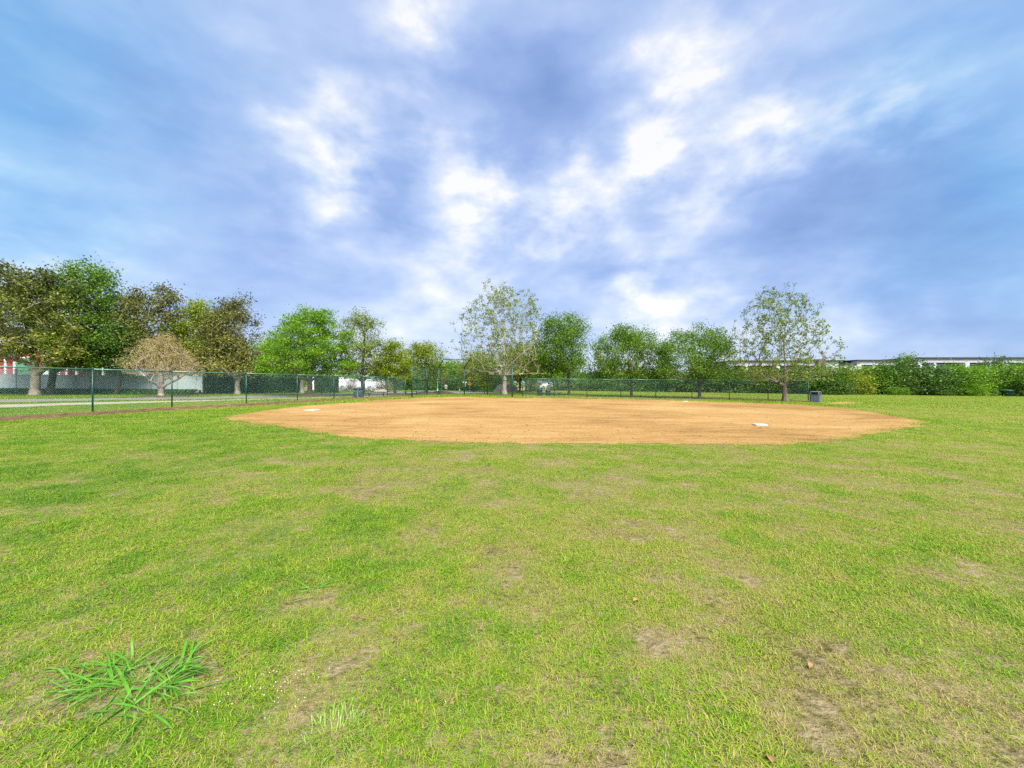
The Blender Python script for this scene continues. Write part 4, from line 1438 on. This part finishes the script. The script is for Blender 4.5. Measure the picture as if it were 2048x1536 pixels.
ab(1708, 1734, 727, 794, 3.4, 10, M['apt_white'], 'wall')
ab(1706, 1734.5, 725.2, 726.8, 2.6, 11, M['apt_dark'], 'roof_slab')

# ------------------------------------------------------------------ grass
def tuft_mesh(name, seed, rad, nb, l0, l1, wid, lay, two=True):
    rng = np.random.default_rng(seed)
    a = rng.uniform(0, 2 * math.pi, nb)
    r = rad * np.sqrt(rng.uniform(0, 1, nb))
    base = np.stack([r * np.cos(a), r * np.sin(a), np.zeros(nb)], 1)
    h = rng.uniform(0, 2 * math.pi, nb)
    el = rng.uniform(lay[0], lay[1], nb)
    ln = rng.uniform(l0, l1, nb)[:, None]
    d = np.stack([np.cos(h) * np.cos(el), np.sin(h) * np.cos(el), np.sin(el)], 1)
    el2 = el - rng.uniform(.2, .9, nb)
    d2 = np.stack([np.cos(h) * np.cos(el2), np.sin(h) * np.cos(el2), np.sin(el2)], 1)
    sd = np.stack([-np.sin(h), np.cos(h), rng.uniform(-.3, .3, nb)], 1) * wid * rng.uniform(.7, 1.3, nb)[:, None]
    mid = base + d * ln * .55
    tip = mid + d2 * ln * .45
    tip[:, 2] = np.maximum(tip[:, 2], .004)
    if two:
        v = np.stack([base - sd * .4, base + sd * .4, mid + sd * .5, mid - sd * .5, tip], 1).reshape(-1, 3)
        me = bpy.data.meshes.new(name)
        fs = []
        for i in range(nb):
            k = i * 5
            fs += [(k, k + 1, k + 2, k + 3), (k + 3, k + 2, k + 4)]
        me.from_pydata([tuple(q) for q in v], [], fs)
        me.materials.append(M['grass'])
        return me
    v = np.stack([base - sd * .5, base + sd * .5, tip], 1).reshape(-1, 3)
    return np_mesh(name, v, np.arange(3 * nb).reshape(nb, 3), M['grass'])


def hash_noise(x, y, sc, seed):
    """smooth value noise for where grass is thick, thin or dry"""
    rng = np.random.default_rng(seed)
    tab = rng.uniform(0, 1, (64, 64))
    u, v = x * sc, y * sc
    i, j = np.floor(u).astype(int), np.floor(v).astype(int)
    fu, fv = u - i, v - j
    fu, fv = fu * fu * (3 - 2 * fu), fv * fv * (3 - 2 * fv)
    g = lambda a, b: tab[a % 64, b % 64]
    return (g(i, j) * (1 - fu) + g(i + 1, j) * fu) * (1 - fv) + (g(i, j + 1) * (1 - fu) + g(i + 1, j + 1) * fu) * fv


def grass_zone(name, label, y0, y1, dens, tufts, seed, side=1.55, scale=(.75, 1.3), thin=1.0):
    rng = np.random.default_rng(seed)
    f0, f1 = (y0 * .8 if y0 > 2 else 0), y1 * .85          # zones fade into each other
    y0, y1 = (y0 * .8 if y0 > 2 else y0), y1 * 1.15
    area = side * (y1 ** 2 - y0 ** 2) + 2 * (y1 - y0)
    n = int(area * dens)
    y = np.sqrt(rng.uniform(y0 * y0, y1 * y1, n))
    x = rng.uniform(-1, 1, n) * (side * y + 1.0)
    g1 = hash_noise(x, y, .55, 1)
    g2 = hash_noise(x, y, 2.3, 2)
    g3 = hash_noise(x, y, 6.5, 3)
    big = hash_noise(x + 40, y, .13, 4)
    g4 = hash_noise(x, y, 13.0, 5)
    cover = .06 * g1 + .22 * g2 + .38 * g3 + .34 * g4
    centre = np.exp(-((x - .8 - .06 * y) / (1.2 + .32 * y)) ** 2)             # trodden ground ahead of the camera
    keep = cover > (.268 + .055 * centre * thin + rng.uniform(-.05, .05, n))
    if f0:
        keep &= rng.uniform(size=n) < (y - f0) / (y0 * .45) + .05
    keep &= rng.uniform(size=n) < (y1 - y) / (y1 - f1) + .02
    # not on the dirt, path or road
    near = (y > 8.5)
    ins = np.zeros(n, bool)
    jx, jy = x + rng.normal(0, .16, n), y + rng.normal(0, .20, n) * np.where(rng.uniform(size=n) < .2, 2.8, 1)
    ins[near] = inside(dl, jx[near], jy[near])
    keep &= ~ins
    wc = G(275, 1368)
    keep &= ~((((x - wc.x) / .42) ** 2 + ((y - wc.y) / .22) ** 2 < 1) & (rng.uniform(size=n) < .7))
    if y1 > 18:
        for lo, hi in ((pa, pb), (ra, rb)):
            poly = np.array([tuple(G(*p).xy) for p in lo] + [tuple(G(*p).xy) for p in reversed(hi)])
            keep &= ~inside(poly, x, y)
        keep &= ~inside(np.array([tuple(p) for p in patch]), x, y)
        fx_ = np.interp(y, [p.y for p in fl], [p.x for p in fl])
        keep &= ~((np.abs(x - fx_) < .3) & (y > 20) & (y < 39))
        bk = np.interp(x, [v.x for v in VF], [v.y for v in VF]) - 1.75
        keep &= ~((x < VF[-1].x) & (y > bk))
    x, y, g1, g2, g3, big, centre = (q[keep] for q in (x, y, g1, g2, g3, big, centre))
    n = len(x)
    tint = .44 + .30 * (g2 - .5) + .42 * (g3 - .5) + .22 * (g1 - .5) + .20 * (big - .5) - .13 * centre * thin + rng.normal(0, .15, n)
    tint += .14 * np.clip((-x - 1) / 6, 0, 1)
    dry = rng.uniform(size=n) < (.10 + .22 * centre * thin)
    tint = np.where(dry, rng.uniform(0.0, .25, n), tint)
    me = bpy.data.meshes.new(name)
    me.vertices.add(n)
    me.vertices.foreach_set('co', np.stack([x, y, gz(x) - .001], 1).astype(np.float32).ravel())
    for nm, arr, ty in (('tint', np.clip(tint, 0, 1), 'FLOAT'), ('scl', rng.uniform(*scale, n) * (.62 + .7 * g2) * np.where(dry, .8, 1), 'FLOAT'), ('rz', rng.uniform(0, 6.283, n), 'FLOAT')):
        at = me.attributes.new(nm, ty, 'POINT')
        at.data.foreach_set('value', arr.astype(np.float32))
    at = me.attributes.new('pick', 'INT', 'POINT')
    at.data.foreach_set('value', rng.integers(0, len(tufts), n).astype(np.int32))
    me.update()
    o = link(name, me)
    me.materials.append(M['grass'])
    tag(o, label, 'grass', kind='stuff')
    col = bpy.data.collections.new(name + '_tufts')
    for i, t in enumerate(tufts):
        col.objects.link(bpy.data.objects.new(f'{name}_tuft_{i}', t))
    ng = bpy.data.node_groups.new(name + '_scatter', 'GeometryNodeTree')
    ng.interface.new_socket('Geometry', in_out='INPUT', socket_type='NodeSocketGeometry')
    ng.interface.new_socket('Geometry', in_out='OUTPUT', socket_type='NodeSocketGeometry')
    T = NT(ng)
    gi = T.n('NodeGroupInput')
    ci = T.n('GeometryNodeCollectionInfo')
    ci.inputs['Collection'].default_value = col
    ci.inputs['Separate Children'].default_value = True
    ci.inputs['Reset Children'].default_value = True

    def attr(nm, ty):
        a = T.n('GeometryNodeInputNamedAttribute', data_type=ty)
        a.inputs['Name'].default_value = nm
        return a.outputs[0]
    rot = T.n('ShaderNodeCombineXYZ', {2: attr('rz', 'FLOAT')}).outputs[0]
    ip = T.n('GeometryNodeInstanceOnPoints')
    ng.links.new(gi.outputs[0], ip.inputs['Points'])
    ng.links.new(ci.outputs[0], ip.inputs['Instance'])
    ip.inputs['Pick Instance'].default_value = True
    ng.links.new(attr('pick', 'INT'), ip.inputs['Instance Index'])
    ng.links.new(rot, ip.inputs['Rotation'])
    ng.links.new(attr('scl', 'FLOAT'), ip.inputs['Scale'])
    go = T.n('NodeGroupOutput')
    ng.links.new(ip.outputs[0], go.inputs[0])
    md = o.modifiers.new('scatter', 'NODES')
    md.node_group = ng
    return n


TA = [tuft_mesh(f'near_tuft_{i}', 300 + i, .045, 17, .015, .042, .0025, (.02, .85)) for i in range(6)]
TB = [tuft_mesh(f'mid_tuft_{i}', 320 + i, .09, 30, .02, .055, .0045, (.02, .85), False) for i in range(5)]
TC = [tuft_mesh(f'far_tuft_{i}', 340 + i, .26, 90, .035, .075, .009, (.05, .9), False) for i in range(4)]
TD = [tuft_mesh(f'distant_tuft_{i}', 360 + i, .8, 150, .05, .11, .03, (.2, 1.1), False) for i in range(3)]
ng_ = [grass_zone('grass_near', 'short patchy mown grass in the foreground', 1.0, 4.6, 1750, TA, 21),
       grass_zone('grass_middle', 'patchy mown grass between foreground and dirt', 4.6, 12.0, 640, TB, 22, thin=.55),
       grass_zone('grass_around_infield', 'mown grass around the infield dirt', 12.0, 30.0, 90, TC, 23, 1.45, thin=.2),
       grass_zone('grass_far', 'distant mown grass beyond the infield', 30.0, 68.0, 11, TD, 24, 1.4, thin=0.0)]

# ------------------------------------------------------------------ weeds, tufts, fallen leaves in the foreground
M['weed'] = solid('weed_blade', (0.050, 0.185, 0.010), 0.55, 0.5, 14, col2=(0.10, 0.22, 0.02), spec=.2)
M['weed2'] = solid('weed_blade_pale', (0.11, 0.215, 0.035), 0.55, 0.4, 14, spec=.2)


def blade_mesh(name, L, wd, bend, mat, seg=5):
    m = MB()
    for i in range(seg + 1):
        t = i / seg
        x = L * (t - .15 * bend * t * t)
        z = L * (.42 * t - bend * .46 * t * t)
        w = wd * (.55 + .9 * t) * (1 - t) ** .6 if t < 1 else 0
        w = max(w, .0004)
        m.v += [(x, -w, z + w * .35), (x, 0, z), (x, w, z + w * .35)]
    for i in range(seg):
        k = i * 3
        m.f += [(k, k + 1, k + 4, k + 3), (k + 1, k + 2, k + 5, k + 4)]
    return m.mesh(name, mat, True)


BL = [blade_mesh(f'blade_{i}', .17 + .03 * i, .0056 + .0006 * i, b, M['weed' if i % 3 else 'weed2']) for i, b in enumerate((.75, .9, .6, .85, 1.0, .7))]


def weed_clump(label, px, py, ex, ey, n, seed, sc=1.0, spread=None):
    rng = np.random.default_rng(seed)
    c = G(px, py)
    root = empty('weed_clump', c, label, 'weed')
    sub = rng.normal(0, 1, (max(3, n // 11), 2)) * np.array([ex, ey]) * .45
    for i in range(n):
        s = sub[rng.integers(len(sub))] + rng.normal(0, .018, 2)
        o = link('blade', BL[int(rng.integers(len(BL)))], root)
        s = s * 1.0
        o.location = (s[0], s[1], gz(s[0]) - .004)
        out = math.atan2(s[1], s[0])
        o.rotation_euler = (rng.normal(0, .25), rng.uniform(-.30, .22), out + rng.normal(0, .9) if rng.uniform() < .65 else rng.uniform(0, 6.28))
        k = sc * rng.uniform(.55, 1.15)
        o.scale = (k, k * rng.uniform(.8, 1.3), k * .68)
    return root


weed_clump('large spreading clump of broad-bladed weed in the left foreground', 275, 1368, .47, .25, 298, 71, .80)
weed_clump('small broad-bladed weed rosette left of centre in the grass', 640, 1178, .13, .12, 26, 72, .8)
M['tuft_light'] = solid('light_tuft', (0.15, 0.25, 0.028), 0.5, 0.3, 30)


def fine_tuft(label, px, py, r, n, seed):
    rng = np.random.default_rng(seed)
    c = G(px, py)
    root = empty('grass_tuft', c, label, 'grass tuft', 'taller grass tufts')
    for part in range(3):
        m = MB()
        for i in range(n // 3):
            a = rng.uniform(0, 6.28)
            q = r * math.sqrt(rng.uniform())
            b = Vector((q * math.cos(a), q * math.sin(a), -.004))
            h = a + rng.normal(0, .7)
            ln = rng.uniform(.04, .08)
            el = rng.uniform(.15, 1.1)
            d1 = Vector((math.cos(h) * math.cos(el), math.sin(h) * math.cos(el), math.sin(el)))
            d2 = Vector((math.cos(h) * math.cos(el - .8), math.sin(h) * math.cos(el - .8), math.sin(el - .8)))
            sd_ = Vector((-math.sin(h), math.cos(h), 0)) * .0016
            mid = b + d1 * ln * .6
            tip = mid + d2 * ln * .4
            m.poly([b - sd_, b + sd_, mid + sd_, mid - sd_])
            m.poly([mid - sd_, mid + sd_, tip])
        m.build('blades', M['tuft_light'], root)


fine_tuft('pale fine-bladed grass tuft near the bottom edge, left of centre', 672, 1470, .12, 300, 81)

# clover-like flowers
rng = np.random.default_rng(91)
fc = np.concatenate([np.stack([G(540, 1385).x + rng.normal(0, .13, 60), G(540, 1385).y + rng.normal(0, .09, 60)], 1), np.stack([rng.uniform(-2, 2, 14), rng.uniform(1.6, 3.5, 14)], 1)])
k = len(fc)
fv_ = octv[None] * .003 * rng.uniform(.6, 1.2, (k, 1, 1)) + np.stack([fc[:, 0], fc[:, 1], gz(fc[:, 0]) + rng.uniform(.02, .045, k)], 1)[:, None, :]
o = link('tiny_flowers', np_mesh('tiny_flowers', fv_.reshape(-1, 3), (octf[None] + (np.arange(k) * 6)[:, None, None]).reshape(-1, 3), M['white']))
tag(o, 'tiny white flowers scattered in the foreground grass', 'flowers', kind='stuff')


def fallen_leaf(label, px, py, s, rz):
    c = G(px, py)
    m = MB()
    n = 6
    for i in range(n + 1):
        t = i / n
        w = s * .36 * math.sin(math.pi * min(1, t * .95 + .03)) ** .8 + .001
        z = .004 + .010 * math.sin(t * 3.0)
        m.v += [(s * (t - .5), -w, z + .012), (s * (t - .5), 0, z), (s * (t - .5), w, z + .014)]
    for i in range(n):
        k = i * 3
        m.f += [(k, k + 1, k + 4, k + 3), (k + 1, k + 2, k + 5, k + 4)]
    o = m.build('fallen_leaf', M['dry_leaf'], None, True)
    o.location = c
    o.rotation_euler = (0, 0, rz)
    tag(o, label, 'leaf', 'fallen dry leaves on the grass')


for a in (('dry tan leaf on the grass, upper of those right of centre', 1271, 1206, .034, .2), ('dry tan leaf lying farthest right in the foreground grass', 1669, 1228, .028, .9),
          ('curled dry leaf on the grass in the right foreground', 1623, 1339, .036, .5), ('yellow-tan leaf at the very bottom edge, right of centre', 1541, 1526, .035, 1.4)):
    fallen_leaf(*a)
